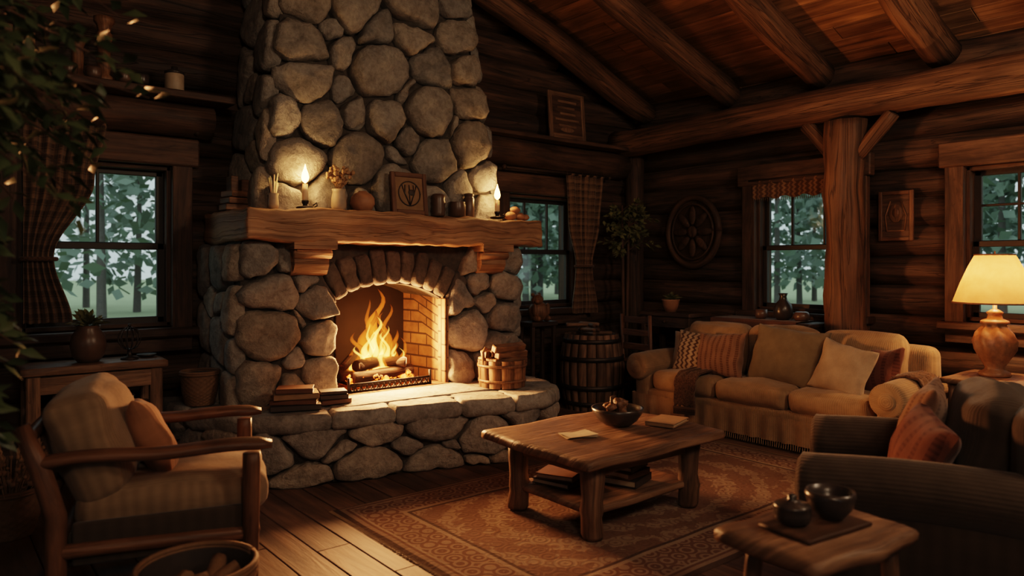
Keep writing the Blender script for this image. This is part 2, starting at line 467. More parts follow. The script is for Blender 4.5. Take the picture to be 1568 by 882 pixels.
M_leaf2=simple('leaf_olive',(.14,.15,.06),.6,nscale=8)
M_dry=simple('dried_flower',(.36,.22,.12),.9,nscale=30)
M_soil=simple('soil',(.03,.02,.015),.95)
M_sash=simple('window_sash_dark',(.022,.018,.016),.5)
M_flame=emis('candle_flame',(1,.50,.13),32)
M_fo=volem('fire_outer_glow',(1,.18,.014),26);M_fi=volem('fire_inner_core',(1,.40,.06),150)
t=NT('glowing_ember');n=t.noise(t.obj(1),28,4);c=t.ramp(n,[(.42,(0,0,0)),(.55,(1,.12,.01)),(.7,(1,.35,.05))])
p=t.pbr((.02,.015,.012),.9);t.l(c,p.inputs['Emission Color']);p.inputs['Emission Strength'].default_value=7;M_ember=t.m
t=NT('firebrick');u=t.uv((1,1,1),False);b=t.n('ShaderNodeTexBrick');t.l(u,b.inputs['Vector'])
b.inputs['Scale'].default_value=1;b.inputs['Brick Width'].default_value=.2;b.inputs['Row Height'].default_value=.068;b.inputs['Mortar Size'].default_value=.006
b.inputs['Color1'].default_value=(.36,.19,.10,1);b.inputs['Color2'].default_value=(.22,.115,.06,1);b.inputs['Mortar'].default_value=(.06,.035,.022,1)
n=t.noise(t.obj(1),14,5);col=t.mix(.7,b.outputs['Color'],t.ramp(n,[(.3,(.4,.4,.4)),(.7,(1,1,1))]),'MULTIPLY')
t.pbr(col,.9,t.bump(t.math('MULTIPLY_ADD',b.outputs['Fac'],-1.,n),.6,.012));M_brick=t.m
M_soot=simple('sooty_firebrick',(.018,.010,.007),.95,nscale=10)
t=NT('window_glass');a=t.n('ShaderNodeBsdfTransparent');g=t.n('ShaderNodeBsdfGlossy');g.inputs['Roughness'].default_value=.03;m=t.n('ShaderNodeMixShader');m.inputs[0].default_value=.04
t.l(a.outputs[0],m.inputs[1]);t.l(g.outputs[0],m.inputs[2]);t.l(m.outputs[0],t.out.inputs[0]);M_glass=t.m
t=NT('parchment_lampshade');n=t.noise(t.obj(1),12,5);col=t.mix(n,(.50,.27,.10),(.76,.47,.21))
d=t.n('ShaderNodeBsdfDiffuse');tr=t.n('ShaderNodeBsdfTranslucent');t.l(col,d.inputs[0]);t.l(col,tr.inputs[0]);m=t.n('ShaderNodeMixShader');m.inputs[0].default_value=.24
t.l(d.outputs[0],m.inputs[1]);t.l(tr.outputs[0],m.inputs[2]);t.l(m.outputs[0],t.out.inputs[0]);M_shade=t.m
# ------------------------------------------------------------------ camera
cam=bpy.data.cameras.new('camera');co=bpy.data.objects.new('camera',cam);bpy.context.scene.collection.objects.link(co)
co.location=(0,0,1.35);co.rotation_euler=(pi/2,0,math.radians(-39.2));cam.sensor_width=36;cam.lens=25.69;cam.shift_y=-.023
cam.dof.use_dof=True;cam.dof.focus_distance=5.2;cam.dof.aperture_fstop=1.8;cam.clip_start=.05
bpy.context.scene.camera=co
try:
    bpy.context.scene.view_settings.view_transform='Filmic';bpy.context.scene.view_settings.look='Medium High Contrast'
except Exception as e: print('VT',e)
# ------------------------------------------------------------------ room shell
X0,X1,Y0,Y1=-3.0,6.15,-2.6,5.42
def roof(x): return 4.78-.36*abs(x-1.5)
mb=MB();x=X0-.3;w=.17
while x<X1+.3:
    y=Y0-.2-R.random()*2
    while y<Y1+.2:
        L=R.uniform(2.2,4);ww=w-.005
        y2=min(y+L,Y1+.25);ya=max(y,Y0-.25)
        if y2>ya+.05: mb.box((x+w/2,(ya+y2)/2,-.02+R.uniform(-.0015,.0015)),(ww,y2-ya-.004,.04),b=.003,grain=1)
        y+=L
    x+=w
mb.build('floor',[W_floor])
mb=MB();mb.box((1.6,1.4,-.08),(9.8,8.7,.06),b=0);mb.build('trim_subfloor',[W_dark])
mb=MB();sl=math.atan(.36)
for side in (-1,1):
    d=0.0
    while d<5.6:
        xx=1.5+side*(d+.09)*math.cos(sl);zz=4.78-(d+.09)*math.sin(sl)
        y=Y0-.3-R.random()*2
        while y<Y1+.3:
            L=R.uniform(2,3.6);a=max(y,Y0-.4);b2=min(y+L,Y1+.4)
            if b2-a>.05: mb.box((xx,(a+b2)/2,zz+.02),(.176,b2-a-.004,.035),(0,side*sl,0),.004,1)
            y+=L
        d+=.18
    mb.box((1.5+side*2.75*math.cos(sl),1.4,4.78-2.75*math.sin(sl)+.07),(5.9,8.9,.05),(0,side*sl,0),0,1)
mb.build('ceiling',[W_ceil])
def intervals(a,b,z,ops,r):
    cut=[(o[0]-.03,o[1]+.03) for o in ops if z>o[2]-.1 and z<o[3]+.1]
    seg=[(a,b)]
    for c in cut:
        ns=[]
        for s0,s1 in seg:
            if c[1]<=s0 or c[0]>=s1: ns.append((s0,s1));continue
            if c[0]>s0: ns.append((s0,c[0]))
            if c[1]<s1: ns.append((c[1],s1))
        seg=ns
    return seg
def logwall(name,fm,a,b,ops,top,gable=False,r=.128,pitch=.236):
    mb=MB();z=.12
    while z<top:
        aa,bb=a,b
        if gable and z>3.0:
            q=(4.7-z)/.36
            if q<.1: break
            aa=max(a,1.5-q);bb=min(b,1.5+q)
        for s0,s1 in intervals(aa,bb,z,ops,r):
            if s1-s0>.06: mb.log(fm(s0,0,z),fm(s1,0,z),r,18,.2,rough=.09)
        z+=pitch
    xs=sorted(set([a,b]+[o[0] for o in ops]+[o[1] for o in ops]))
    for i in range(len(xs)-1):
        s0,s1=xs[i],xs[i+1];o=[o for o in ops if o[0]<=s0+1e-4 and o[1]>=s1-1e-4]
        for z0,z1 in ([(0,o[0][2]),(o[0][3],3.15)] if o else [(0,3.15)]):
            p=[fm(s0,.03,z0),fm(s1,.03,z0),fm(s1,.10,z0),fm(s0,.10,z0),fm(s0,.03,z1),fm(s1,.03,z1),fm(s1,.10,z1),fm(s0,.10,z1)]
            mb.hexa(p,1)
    if gable:
        A=[fm(a,.03,3.1),fm(b,.03,3.1),fm(1.5,.03,4.8)];B=[fm(a,.1,3.1),fm(b,.1,3.1),fm(1.5,.1,4.8)]
        mb.add(A+B,[[0,1,2],[3,4,5],[0,1,4,3],[1,2,5,4],[2,0,3,5]],[[(0,0)]*3]*2+[[(0,0)]*4]*3,1,False)
    return mb.build(name,[W_wall,W_dark])
opsB=[(.50,1.36,.93,2.02),(4.33,5.22,.93,2.02)];opsR=[(2.95,3.86,.93,2.08),(1.15,2.1,.93,2.08)]
logwall('wall_back',lambda s,d,z:V((s,5.53+d,z)),X0-.1,X1+.2,opsB,4.7,True)
logwall('wall_right',lambda s,d,z:V((6.26+d,s,z)),Y0-.1,Y1+.1,opsR,3.1)
logwall('wall_left',lambda s,d,z:V((X0-.1-d,s,z)),Y0-.1,Y1+.1,[(0.2,1.6,.93,2.02)],3.1)
logwall('wall_front',lambda s,d,z:V((s,Y0-.1-d,z)),X0-.1,X1+.2,[(-.5,1.2,.93,2.02)],4.7,True)
# windows
def window(name,M,w,z0,z1,nm,hm=1):
    mb=MB();mb.M=M;h=z1-z0
    for sx in (-1,1): mb.box((sx*(w/2+.065),-.03,(z0+z1)/2),(.13,.07,h+.06),grain=2,mat=0)
    mb.box((0,-.04,z1+.10),(w+.34,.09,.19),grain=0,mat=0,b=.01)
    mb.box((0,-.05,z0-.04),(w+.34,.15,.06),grain=0,mat=0,b=.01)
    mb.box((0,-.03,z0-.12),(w+.26,.06,.10),grain=0,mat=0)
    for sx in (-1,1): mb.box((sx*(w/2-.012),.09,(z0+z1)/2),(.03,.2,h),mat=0,grain=2)
    mb.box((0,.09,z1-.012),(w,.2,.03),mat=0);mb.box((0,.09,z0+.012),(w,.2,.03),mat=0)
    zm=z0+h*.5
    for (a,b,y) in ((z0+.02,zm+.02,.05),(zm-.02,z1-.02,.09)):
        for sx in (-1,1): mb.box((sx*(w/2-.05),y,(a+b)/2),(.05,.035,b-a),mat=1,grain=2)
        mb.box((0,y,a+.022),(w-.06,.035,.045),mat=1);mb.box((0,y,b-.022),(w-.06,.035,.045),mat=1)
        mb.box((0,y+.006,(a+b)/2),(w-.1,.004,b-a-.05),mat=2,b=0)
    for k in range(1,nm+1):
        mb.box((-w/2+w*k/(nm+1),.088,(zm+z1)/2),(.02,.03,h/2-.04),mat=1)
    if hm: mb.box((0,.088,(zm+z1)/2+.0),(w-.08,.028,.018),mat=1)
    return mb.build(name,[W_trim,M_sash,M_glass])
T=Matrix.Translation;RZ=lambda a:Matrix.Rotation(a,4,'Z')
window('window_1',T((.93,5.40,0)),.86,.93,2.02,1,0)
window('window_2',T((4.775,5.40,0)),.89,.93,2.02,2,0)
window('window_3',T((6.13,3.405,0))@RZ(-pi/2),.91,.93,2.08,2,0)
window('window_4',T((6.13,1.625,0))@RZ(-pi/2),.95,.93,2.08,2,1)
window('window_5',T((X0+.03,.9,0))@RZ(pi/2),1.4,.93,2.02,2,0)
window('window_6',T((.35,Y0+.03,0))@RZ(pi),1.7,.93,2.02,3,0)
# beams
mb=MB();mb.log((5.86,Y0,2.66),(5.86,5.4,2.66),.14,20,.15,bend=.02,rough=.16);mb.build('ceiling_beam',[W_beam])
mb=MB();mb.log((-2.7,Y0,2.68),(-2.7,5.4,2.68),.155,16,.3);mb.build('ceiling_beam',[W_beam])
mb=MB();mb.log((1.5,Y0,4.5),(1.5,5.4,4.5),.17,16,.3);mb.build('ridge_beam',[W_beam])
for Y in (5.17,4.16,3.22,2.24,1.25,.25,-.75,-1.75):
    for sd in (1,-1):
        mb=MB();xa=1.5+sd*.05;xb=1.5+sd*4.62
        if Y>5: xa=1.5+sd*.3
        mb.log((xa,Y,roof(xa)-.15),(xb,Y,roof(xb)-.15),.125,18,.2,bend=.02,rough=.16);mb.build('roof_rafter',[W_beam])
mb=MB();mb.log((5.86,2.88,0),(5.86,2.88,2.53),.15,22,.07,bend=.03,rough=.24)
for q in (-1,1): mb.log((5.86,2.88+q*.08,2.22),(5.86,2.88+q*.36,2.54),.06,10,.08,rough=.12)
mb.build('log_post',[W_beam])
mb=MB();mb.log((6.0,5.27,0),(6.0,5.27,2.55),.10,14,.2);mb.build('corner_post',[W_wall])
mb=MB();mb.log((X0,5.33,2.34),(1.62,5.33,2.34),.125,14,.2,rough=.1);mb.softbox((-.6,5.24,2.47),(4.6,.34,.05),.01,(20,3,1),nz=.006,mat=0);mb.build('wall_shelf',[W_trim])
mb=MB();mb.log((3.76,5.33,2.40),(5.88,5.33,2.40),.14,14,.2,rough=.1);mb.softbox((4.85,5.26,2.55),(2.0,.26,.04),.01,(14,3,1),nz=.006);mb.build('wall_shelf',[W_trim])
# ------------------------------------------------------------------ fireplace
fp=MB()
BY=4.70;CY=4.78
oc=(2.69,.366);OR=.844
arc=[(oc[0]-OR*math.sin(math.radians(32.2)*(1-2*k/14)),oc[1]+OR*math.cos(math.radians(32.2)*(1-2*k/14))) for k in range(15)]
fp.hexa([(1.6,BY,0),(2.24,BY,0),(2.24,5.39,0),(1.6,5.39,0),(1.6,BY,1.5),(2.24,BY,1.5),(2.24,5.39,1.5),(1.6,5.39,1.5)])
fp.hexa([(3.14,BY,0),(3.85,BY,0),(3.85,5.39,0),(3.14,5.39,0),(3.14,BY,1.5),(3.85,BY,1.5),(3.85,5.39,1.5),(3.14,5.39,1.5)])
fp.hexa([(2.24,BY,0),(3.14,BY,0),(3.14,5.39,0),(2.24,5.39,0),(2.24,BY,.44),(3.14,BY,.44),(3.14,5.39,.44),(2.24,5.39,.44)])
for k in range(14):
    a,b=arc[k],arc[k+1]
    fp.hexa([(a[0],BY,a[1]),(b[0],BY,b[1]),(b[0],5.39,b[1]),(a[0],5.39,a[1]),(a[0],BY,1.5),(b[0],BY,1.5),(b[0],5.39,1.5),(a[0],5.39,1.5)])
fb=5.16
fp.quad((2.25,BY-.02,.45),(2.36,fb,.45),(2.36,fb,1.2),(2.25,BY-.02,1.15),3)
fp.quad((3.13,BY-.03,.45),(3.07,fb,.45),(3.07,fb,1.3),(3.13,BY-.03,1.1),3)
fp.box((3.135,BY-.02,.77),(.035,.10,.64),mat=3,grain=2,b=.004)
fp.quad((2.3,fb,.45),(3.1,fb,.45),(3.1,fb,1.3),(2.3,fb,1.3),5)
fp.quad((2.24,4.6,.452),(3.14,4.6,.452),(3.14,fb,.452),(2.24,fb,.452),3)
def xl(t): return 1.80+.0658*(t-1.66)
def xr(t): return 3.72-.178*(t-1.66)
fp.hexa([(xl(1.5),CY,1.5),(xr(1.5),CY,1.5),(xr(1.5),5.39,1.5),(xl(1.5),5.39,1.5),(xl(4.6),CY,4.6),(xr(4.6),CY,4.6),(xr(4.6),5.39,4.6),(xl(4.6),5.39,4.6)])
ch=[(2.03,2.83,.17),(2.10,3.12,.13),(2.25,2.99,.09),(2.33,2.86,.10),(2.41,3.14,.16),(2.58,3.01,.15),(2.92,3.315,.2),(2.89,3.09,.13),(3.295,3.15,.16),(3.28,3.37,.14),
(2.06,2.61,.17),(2.62,2.77,.22),(3.07,2.84,.14),(3.39,2.895,.14),(1.91,2.33,.13),(2.16,2.33,.16),(2.425,2.41,.10),(2.66,2.42,.16),(3.05,2.52,.21),(3.43,2.635,.14),
(2.0,2.03,.18),(2.45,2.10,.20),(2.87,2.28,.11),(3.08,2.145,.18),(3.45,2.32,.19),(2.77,2.14,.05),(3.59,2.055,.14),(2.21,1.85,.15),(1.93,1.77,.12),(2.73,1.905,.19),(2.49,1.80,.1),(3.31,1.92,.12),(3.63,1.83,.12),(3.07,1.83,.13),(3.26,2.45,.04),(2.32,2.56,.05),(2.84,2.62,.06)]
ch=rseeds(1.95,3.3,3.45,4.6,.09,.19,ch)
dom=[(1.77,1.64),(3.76,1.64),(3.21,4.6),(1.96,4.6)]
for poly,r in cells(ch,dom,.008): fp.stone(poly,lambda s,t,d:(s,CY-d,t),min(.11,.045+r*.4)*R.uniform(.85,1.15),1,nz=.02,tilt=.5)
def side(x0f,sg,y0,y1,t0,t1,rmin=.08,rmax=.17):
    sd=rseeds(y0,y1,t0,t1,rmin,rmax)
    for poly,r in cells(sd,[(y0,t0),(y1,t0),(y1,t1),(y0,t1)],.009): fp.stone(poly,lambda s,t,d:(x0f(t)+sg*d,s,t),min(.08,.03+r*.35),1)
side(xl,-1,CY-.03,5.36,1.66,4.5);side(xr,1,CY-.03,5.36,1.66,4.2)
side(lambda t:1.6,-1,BY-.03,5.36,.40,1.48);side(lambda t:3.85,1,BY-.03,5.36,.05,1.48)
lp=[(1.79,1.16,.15),(2.08,1.07,.12),(1.77,.90,.19),(2.12,.85,.12),(1.72,.62,.13),(2.115,.60,.12),(1.99,1.24,.07),(1.70,1.38,.13),(1.89,1.38,.09),(1.95,.73,.05),(1.93,.54,.09),(1.97,.98,.04),(2.05,1.42,.1)]
for poly,r in cells(lp,[(1.57,.42),(2.245,.42),(2.245,1.05),(2.0,1.5),(1.57,1.5)],.008): fp.stone(poly,lambda s,t,d:(s,BY-d,t),min(.11,.045+r*.4),1,nz=.02,tilt=.5)
rp=[(3.26,1.055,.12),(3.71,1.18,.12),(3.34,.84,.17),(3.69,.91,.13),(3.27,.55,.13),(3.65,.69,.14),(3.465,1.20,.08),(3.52,1.05,.06),(3.72,.50,.1),(3.50,.55,.07),(3.40,1.40,.1),(3.75,1.39,.12),(3.57,1.40,.08)]
for poly,r in cells(rp,[(3.14,.42),(3.88,.42),(3.88,1.5),(3.38,1.5),(3.14,1.05)],.008): fp.stone(poly,lambda s,t,d:(s,BY-d,t),min(.11,.045+r*.4),1,nz=.02,tilt=.5)
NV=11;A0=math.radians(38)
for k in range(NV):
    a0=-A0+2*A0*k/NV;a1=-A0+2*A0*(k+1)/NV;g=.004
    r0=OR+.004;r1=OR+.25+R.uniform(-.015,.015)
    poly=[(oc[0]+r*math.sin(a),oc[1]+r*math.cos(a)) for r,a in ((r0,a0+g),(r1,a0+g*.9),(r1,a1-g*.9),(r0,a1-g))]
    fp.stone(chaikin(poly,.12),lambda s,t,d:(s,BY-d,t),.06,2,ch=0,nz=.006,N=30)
# hearth
ol=[(1.28,5.36),(1.27,4.98),(1.36,4.66),(1.48,4.40),(1.69,4.22),(2.13,4.10),(2.55,4.03),(2.94,3.92),(3.22,3.85),(3.52,3.85),(3.75,4.02),(3.87,4.34),(3.88,4.66)]
def opensmooth(p):
    o=[p[0]]
    for i in range(len(p)-1):
        a,b=p[i],p[i+1];o.append((a[0]*.75+b[0]*.25,a[1]*.75+b[1]*.25));o.append((a[0]*.25+b[0]*.75,a[1]*.25+b[1]*.75))
    return o+[p[-1]]
ol=opensmooth(opensmooth(ol))
LL=[0]
for i in range(len(ol)-1): LL.append(LL[-1]+math.dist(ol[i],ol[i+1]))
def ola(s):
    s=max(0,min(LL[-1]-1e-6,s));j=0
    while LL[j+1]<s: j+=1
    q=(s-LL[j])/(LL[j+1]-LL[j]);a,b=ol[j],ol[j+1];d=V((b[0]-a[0],b[1]-a[1],0)).normalized()
    return V((a[0]+(b[0]-a[0])*q,a[1]+(b[1]-a[1])*q,0)),V((d.y*1.0,-d.x,0))
def nrm(s):
    a=V((0,0,0))
    for k in (-.12,-.06,0,.06,.12): a=a+ola(s+k)[1]
    return a.normalized()
def hm(s,t,d):
    p,_=ola(s);q=p+nrm(s)*(d-.07);return (q.x,q.y,t)
Lh=LL[-1];f=.62
sd=rseeds(0,Lh*f,.0,.35,.05,.14,k=.8)
for poly,r in cells(sd,[(0,0.005),(Lh*f,0.005),(Lh*f,.345),(0,.345)],.006):
    fp.stone([(p[0]/f,p[1]) for p in poly],hm,.07,1,N=40,nz=.018)
inner=[tuple((ola(Lh*k/60)[0]-nrm(Lh*k/60)*.085)[:2]) for k in range(61)]
def extr(poly,z0,z1,mat):
    nn=len(poly);fp.add([(p[0],p[1],z0) for p in poly]+[(p[0],p[1],z1) for p in poly],[list(range(nn)),list(range(nn,2*nn))]+[[i,(i+1)%nn,nn+(i+1)%nn,nn+i] for i in range(nn)],[[(p[0],p[1]) for p in poly]]*2+[[(0,0)]*4]*nn,mat,False)
extr(inner+[(3.8,5.3),(1.4,5.3)],0,.36,0)
extr([tuple((ola(Lh*k/60)[0]-nrm(Lh*k/60)*.2)[:2]) for k in range(61)]+[(3.7,4.8),(1.5,5.3)],.35,.437,4)
s0=0
while s0<Lh-.05:
    s1=min(Lh,s0+R.uniform(.34,.6))
    if Lh-s1<.2: s1=Lh
    front=[];back=[];m=6
    for k in range(m+1):
        s=s0+(s1-s0)*k/m;p,_=ola(s);q=nrm(s);front.append(tuple((p+q*(.014*noise.noise(V((s*6,0,3)))))[:2]));back.append(tuple((p-q*.30)[:2]))
    fp.slab([(a,b) for a,b in front]+back[::-1],.33,.445+R.uniform(-.004,.004),4,nz=.022,nzs=9,edge=.026,bow=.02)
    s0=s1+.006
fp.slab([(2.1,4.25),(3.25,4.2),(3.2,4.72),(2.2,4.72)],.38,.45,4,nz=.006,edge=.01)
fp.build('stone_fireplace',[S_mortar,S_stone,S_arch,M_brick,S_hearth,M_soot])
# mantel
mb=MB()
mb.softbox((2.785,4.93,1.60),(2.42,.88,.215),.022,(90,20,8),nz=.028,nzs=3.2,nz2=.010,mat=0)
cp=[(4.52,1.50),(4.52,1.44),(4.535,1.41),(4.56,1.39),(4.555,1.35),(4.575,1.31),(4.61,1.285),(4.66,1.27),(4.72,1.27),(4.72,1.50)]
for cx in (2.02,3.53):
    mb.prism(cp,cx-.12,cx+.12,0);mb.prism([(4.49,1.505),(4.49,1.45),(4.72,1.45),(4.72,1.505)],cx-.15,cx+.15,0)
    mb.tube([(cx-.13,4.555,1.42),(cx+.13,4.555,1.42)],.032,12)
    mb.tube([(cx-.125,4.62,1.31),(cx+.125,4.62,1.31)],.03,12)
mb.build('mantel_shelf',[W_mantel])
# fire
mb=MB()
for k in range(9): mb.tube([(2.42+k*.065,4.72,.48),(2.42+k*.065,5.0,.485)],.008,6)
for y in (4.72,4.98): mb.tube([(2.38,y,.485),(2.98,y,.485)],.01,6)
for xx in (2.4,2.96):
    for y in (4.72,4.98): mb.tube([(xx,y,.45),(xx,y,.50)],.01,6)
for k in range(15):
    xx=2.36+k*.045;mb.tube([(xx+.018*math.cos(a*pi/4),4.655,.485+.022*math.sin(a*pi/4)) for a in range(9)],.005,5)
mb.tube([(2.33,4.655,.46),(3.0,4.655,.46)],.008,6);mb.tube([(2.33,4.655,.51),(3.0,4.655,.51)],.008,6)
for xx in (2.33,3.0): mb.tube([(xx,4.655,.452),(xx,4.655,.56)],.011,6)
mb.build('fireplace_grate',[M_iron])
mb=MB()
mb.log((2.40,4.95,.535),(2.92,4.98,.54),.048,12,.06,rough=.25);mb.log((2.44,4.80,.53),(2.96,4.84,.535),.045,12,.06,rough=.25)
mb.log((2.48,4.84,.61),(2.86,4.98,.63),.045,12,.06,rough=.25);mb.log((2.88,4.80,.61),(2.60,5.02,.62),.04,12,.06,rough=.25)
mb.log((2.40,4.88,.60),(2.56,4.98,.68),.035,10,.06,rough=.25)
for k in range(60): mb.blob((R.uniform(2.42,2.94),R.uniform(4.76,5.02),R.uniform(.5,.53)),R.uniform(.015,.03),1,7,5,.4)
mb.build('firewood_logs',[W_char,M_ember])
def tongue(mb,x,y,z,h,r,mat,sd):
    P=[];m=18
    for i in range(m+1):
        t=i/m;rr=r*((t+.12)**.45)*(1-t)**.85*1.25*(1+.22*math.sin(t*11+sd*2))+.0008
        cx=x+noise.noise(V((sd,t*2.8,0)))*.15*t*h/.5+math.sin(t*9+sd)*.018*t;cy=y+noise.noise(V((sd+7,t*2.0,0)))*.06*t
        P.append([(cx+rr*(1+.3*noise.noise(V((math.cos(a)+sd,math.sin(a),t*3))))*math.cos(a),cy+rr*.8*math.sin(a),z+t*h) for a in [2*pi*k/12 for k in range(12)]])
    mb.grid(P,None,True,mat,True,True,True)
fl=MB()
for i,(dx,dy,h,r) in enumerate([(0,0,.64,.08),(-.08,.02,.48,.065),(.09,0,.46,.06),(.17,.02,.32,.045),(-.15,0,.32,.05),(.03,-.04,.36,.055),(-.04,.04,.56,.055),(.22,0,.26,.035),(.06,.04,.52,.045),(-.20,.03,.20,.035),(.13,-.03,.24,.05),(-.11,-.04,.24,.05)]):
    tongue(fl,2.68+dx,4.90+dy,.53,h,r,0,i*3.7+1)
    tongue(fl,2.68+dx*.95,4.90+dy,.54,h*.66,r*.62,1,i*3.7+1)
fl.build('fire_flames',[M_fo,M_fi])
def plight(name,loc,e,c,r):
    l=bpy.data.lights.new(name,'POINT');l.energy=e;l.color=c;l.shadow_soft_size=r;o=bpy.data.objects.new(name,l);o.location=loc;bpy.context.scene.collection.objects.link(o);return o
plight('fire_light',(2.69,4.84,.78),12,(1,.40,.11),.10)
l=bpy.data.lights.new('fire_glow_light','AREA');l.shape='RECTANGLE';l.size=.55;l.size_y=.4;l.energy=150;l.color=(1,.41,.15)
o=bpy.data.objects.new('fire_glow_light',l);o.location=(2.69,4.81,.80);o.rotation_euler=(-pi/2,0,0);bpy.context.scene.collection.objects.link(o)
# ------------------------------------------------------------------ mantel & small objects
MT=1.712
def candle(name,x,y,z,h=.13,e=7):
    mb=MB();mb.lathe([(.02,0),(.055,.004),(.06,.015),(.05,.02),(.02,.022),(.014,.03),(.022,.045),(.024,.06),(.018,.062)],(x,y,z),20,0)
    mb.lathe([(.019,.05),(.0195,.06+h*.6),(.017,.05+h)],(x,y,z),14,1);mb.tube([(x,y,z+.05+h),(x,y,z+.062+h)],.0015,5,0)
    mb.tube([(x+.055,y,z+.012),(x+.085,y,z+.03),(x+.08,y,z+.05),(x+.055,y,z+.03)],.004,6,0)
    b=z+.055+h
    mb.lathe([(.004,0),(.020,.016),(.025,.036),(.020,.064),(.009,.095),(.001,.125)],(x,y,b),14,2)
    mb.build(name,[M_iron,M_wax,M_flame]);plight('candle_light',(x,y-.0,b+.05),e,(1,.52,.20),.03)
candle('candlestick',1.99,4.60,MT,.12,19);candle('candlestick',3.60,4.60,MT,.10,24)
def vase(name,prof,x,y,z,mat,n=24,nz=0):
    mb=MB();mb.lathe(prof,(x,y,z),n,0,True,True,nz);return mb.build(name,[mat])
mb=MB()
for i in range(3):
    mb.box((1.70,5.02,MT+.022+.045*i),(.22-.02*i,.15,.04),(0,0,.1*i),.004,0,0)
mb.box((1.65,5.0,MT+.18),(.05,.1,.1),mat=0);mb.box((1.72,5.0,MT+.17),(.05,.1,.08),mat=0);mb.build('wooden_box_stack',[W_small])
mb=MB();mb.lathe([(.03,0),(.035,.03),(.03,.08),(.034,.1)],(1.80,4.66,MT),16,0,True,False)
for k in range(7):
    a=k*.9;mb.tube([(1.80,4.66,MT+.03),(1.80+.03*math.cos(a),4.66+.03*math.sin(a),MT+.17+.01*k)],.005,6,1)
mb.build('utensil_jar',[M_stonew,M_wax])
mb=MB();mb.lathe([(.04,0),(.052,.03),(.05,.09),(.042,.13),(.048,.15),(.044,.15),(.04,.13)],(2.23,4.60,MT),20,0,True,True)
for k in range(70):
    d=V((R.gauss(0,.45),R.gauss(-.2,.3),1)).normalized();e=V((2.23,4.60,MT+.14))+d*R.uniform(.06,.17)
    if k%2==0: mb.tube([(2.23,4.60,MT+.13),e],.0015,4,1)
    mb.blob(e,R.uniform(.009,.018),1,6,4,.5)
mb.build('dried_flower_vase',[M_stonew,M_dry])
vase('round_clay_jar',[(.03,0),(.065,.02),(.085,.06),(.082,.10),(.06,.13),(.03,.143),(.028,.15),(.01,.15)],2.42,4.62,MT,M_cer3)
def frame(name,M,w,h,mats,fw=.03,orn=0,d=.025):
    mb=MB();mb.M=M
    for sx in (-1,1): mb.box((sx*(w/2-fw/2),0,h/2),(fw,d,h),mat=0,grain=2,b=.004)
    for z in (fw/2,h-fw/2): mb.box((0,0,z),(w-fw*2,d,fw),mat=0,grain=0,b=.004)
    mb.box((0,.004,h/2),(w-fw*1.6,d*.5,h-fw*1.6),mat=1,b=0)
    if orn==0:
        r=min(w,h)*.30
        mb.tube([(r*math.cos(a*pi/12),-.005,h/2+r*math.sin(a*pi/12)) for a in range(25)],.005,5,2)
        for k in range(5): mb.tube([(0,-.005,h/2-r),(r*.5*math.sin(k-2),-.006,h/2),(r*.8*math.sin((k-2)*.5),-.005,h/2+r*.7)],.004,5,2)
        mb.blob((r*.2,-.004,h/2+r*.1),(r*.3,.006,r*.25),2)
    elif orn==1:
        for k in range(5):
            ww=(w-fw*3)*R.uniform(.55,.95);mb.box((R.uniform(-.01,.01),-.005,h*.8-k*h*.13),(ww,.008,h*.05),mat=2,b=.002)
        mb.blob((0,-.004,h*.2),(w*.2,.008,h*.06),2)
    elif orn==2:
        r=w*.2
        mb.blob((0,-.004,h*.55),(r,.008,r*1.4),2);mb.blob((0,-.006,h*.56),(r*.55,.01,r*.8),0)
        for q in (-1,1): mb.tube([(q*w*.25,-.005,h*.2),(q*w*.3,-.006,h*.5),(q*w*.15,-.005,h*.8)],.005,5,2)
        mb.box((0,-.005,h*.2),(w*.5,.008,.012),mat=2)
    return mb.build(name,mats)
frame('framed_engraving',T((2.79,4.59,MT))@Matrix.Rotation(-.12,4,'X'),.30,.31,[W_chair,M_bk3,M_bk2],.035,0)
mb=MB();mb.lathe([(.045,0),(.055,.01),(.05,.025),(.058,.05),(.052,.075),(.058,.1),(.052,.125),(.056,.15),(.045,.165),(.03,.17)],(3.05,4.62,MT),18,0);mb.build('ribbed_jar',[M_cer])
vase('stoneware_crock',[(.05,0),(.065,.01),(.066,.09),(.06,.11),(.062,.115),(.05,.115)],3.21,4.60,MT,M_cer)
vase('ceramic_canister',[(.038,0),(.042,.01),(.042,.15),(.036,.16),(.036,.17),(.04,.175),(.038,.19),(.01,.195)],3.35,4.64,MT,M_cer)
mb=MB()
for i,(dx,dz,r) in enumerate([(0,.03,.04),(.09,.03,.038),(.045,.08,.035),(.15,.025,.03)]): mb.blob((3.74+dx,4.60,MT+dz),(r*1.4,r,r*.85),0,12,8,.2)
mb.build('pine_cone_pile',[M_cer3])
def book(mb,c,size,rz,mc,mp):
    M=mb.M;mb.M=M@T(V(c))@RZ(rz);w,d,h=size
    mb.box((0,0,h-.003),(w,d,.006),mat=mc,b=.002);mb.box((0,0,.003),(w,d,.006),mat=mc,b=.002);mb.box((-w/2+.004,0,h/2),(.008,d,h),mat=mc,b=.002)
    mb.box((.002,0,h/2),(w-.016,d-.016,h-.012),mat=mp,b=0);mb.M=M
def books(name,c,L,rz0=0):
    mb=MB();mb.M=T(V(c))@RZ(rz0);z=0
    for (w,d,h,r,m,dx) in L:
        book(mb,(dx,0,z),(w,d,h),r,m,3);z+=h+.001
    return mb.build(name,[M_bk1,M_bk2,M_bk3,M_page])
books('book_stack',(1.84,4.40,.452),[(.22,.30,.035,.1,1,0),(.20,.28,.03,-.08,0,0),(.2,.27,.035,.15,2,0),(.16,.22,.03,0,0,-.01)],1.1)
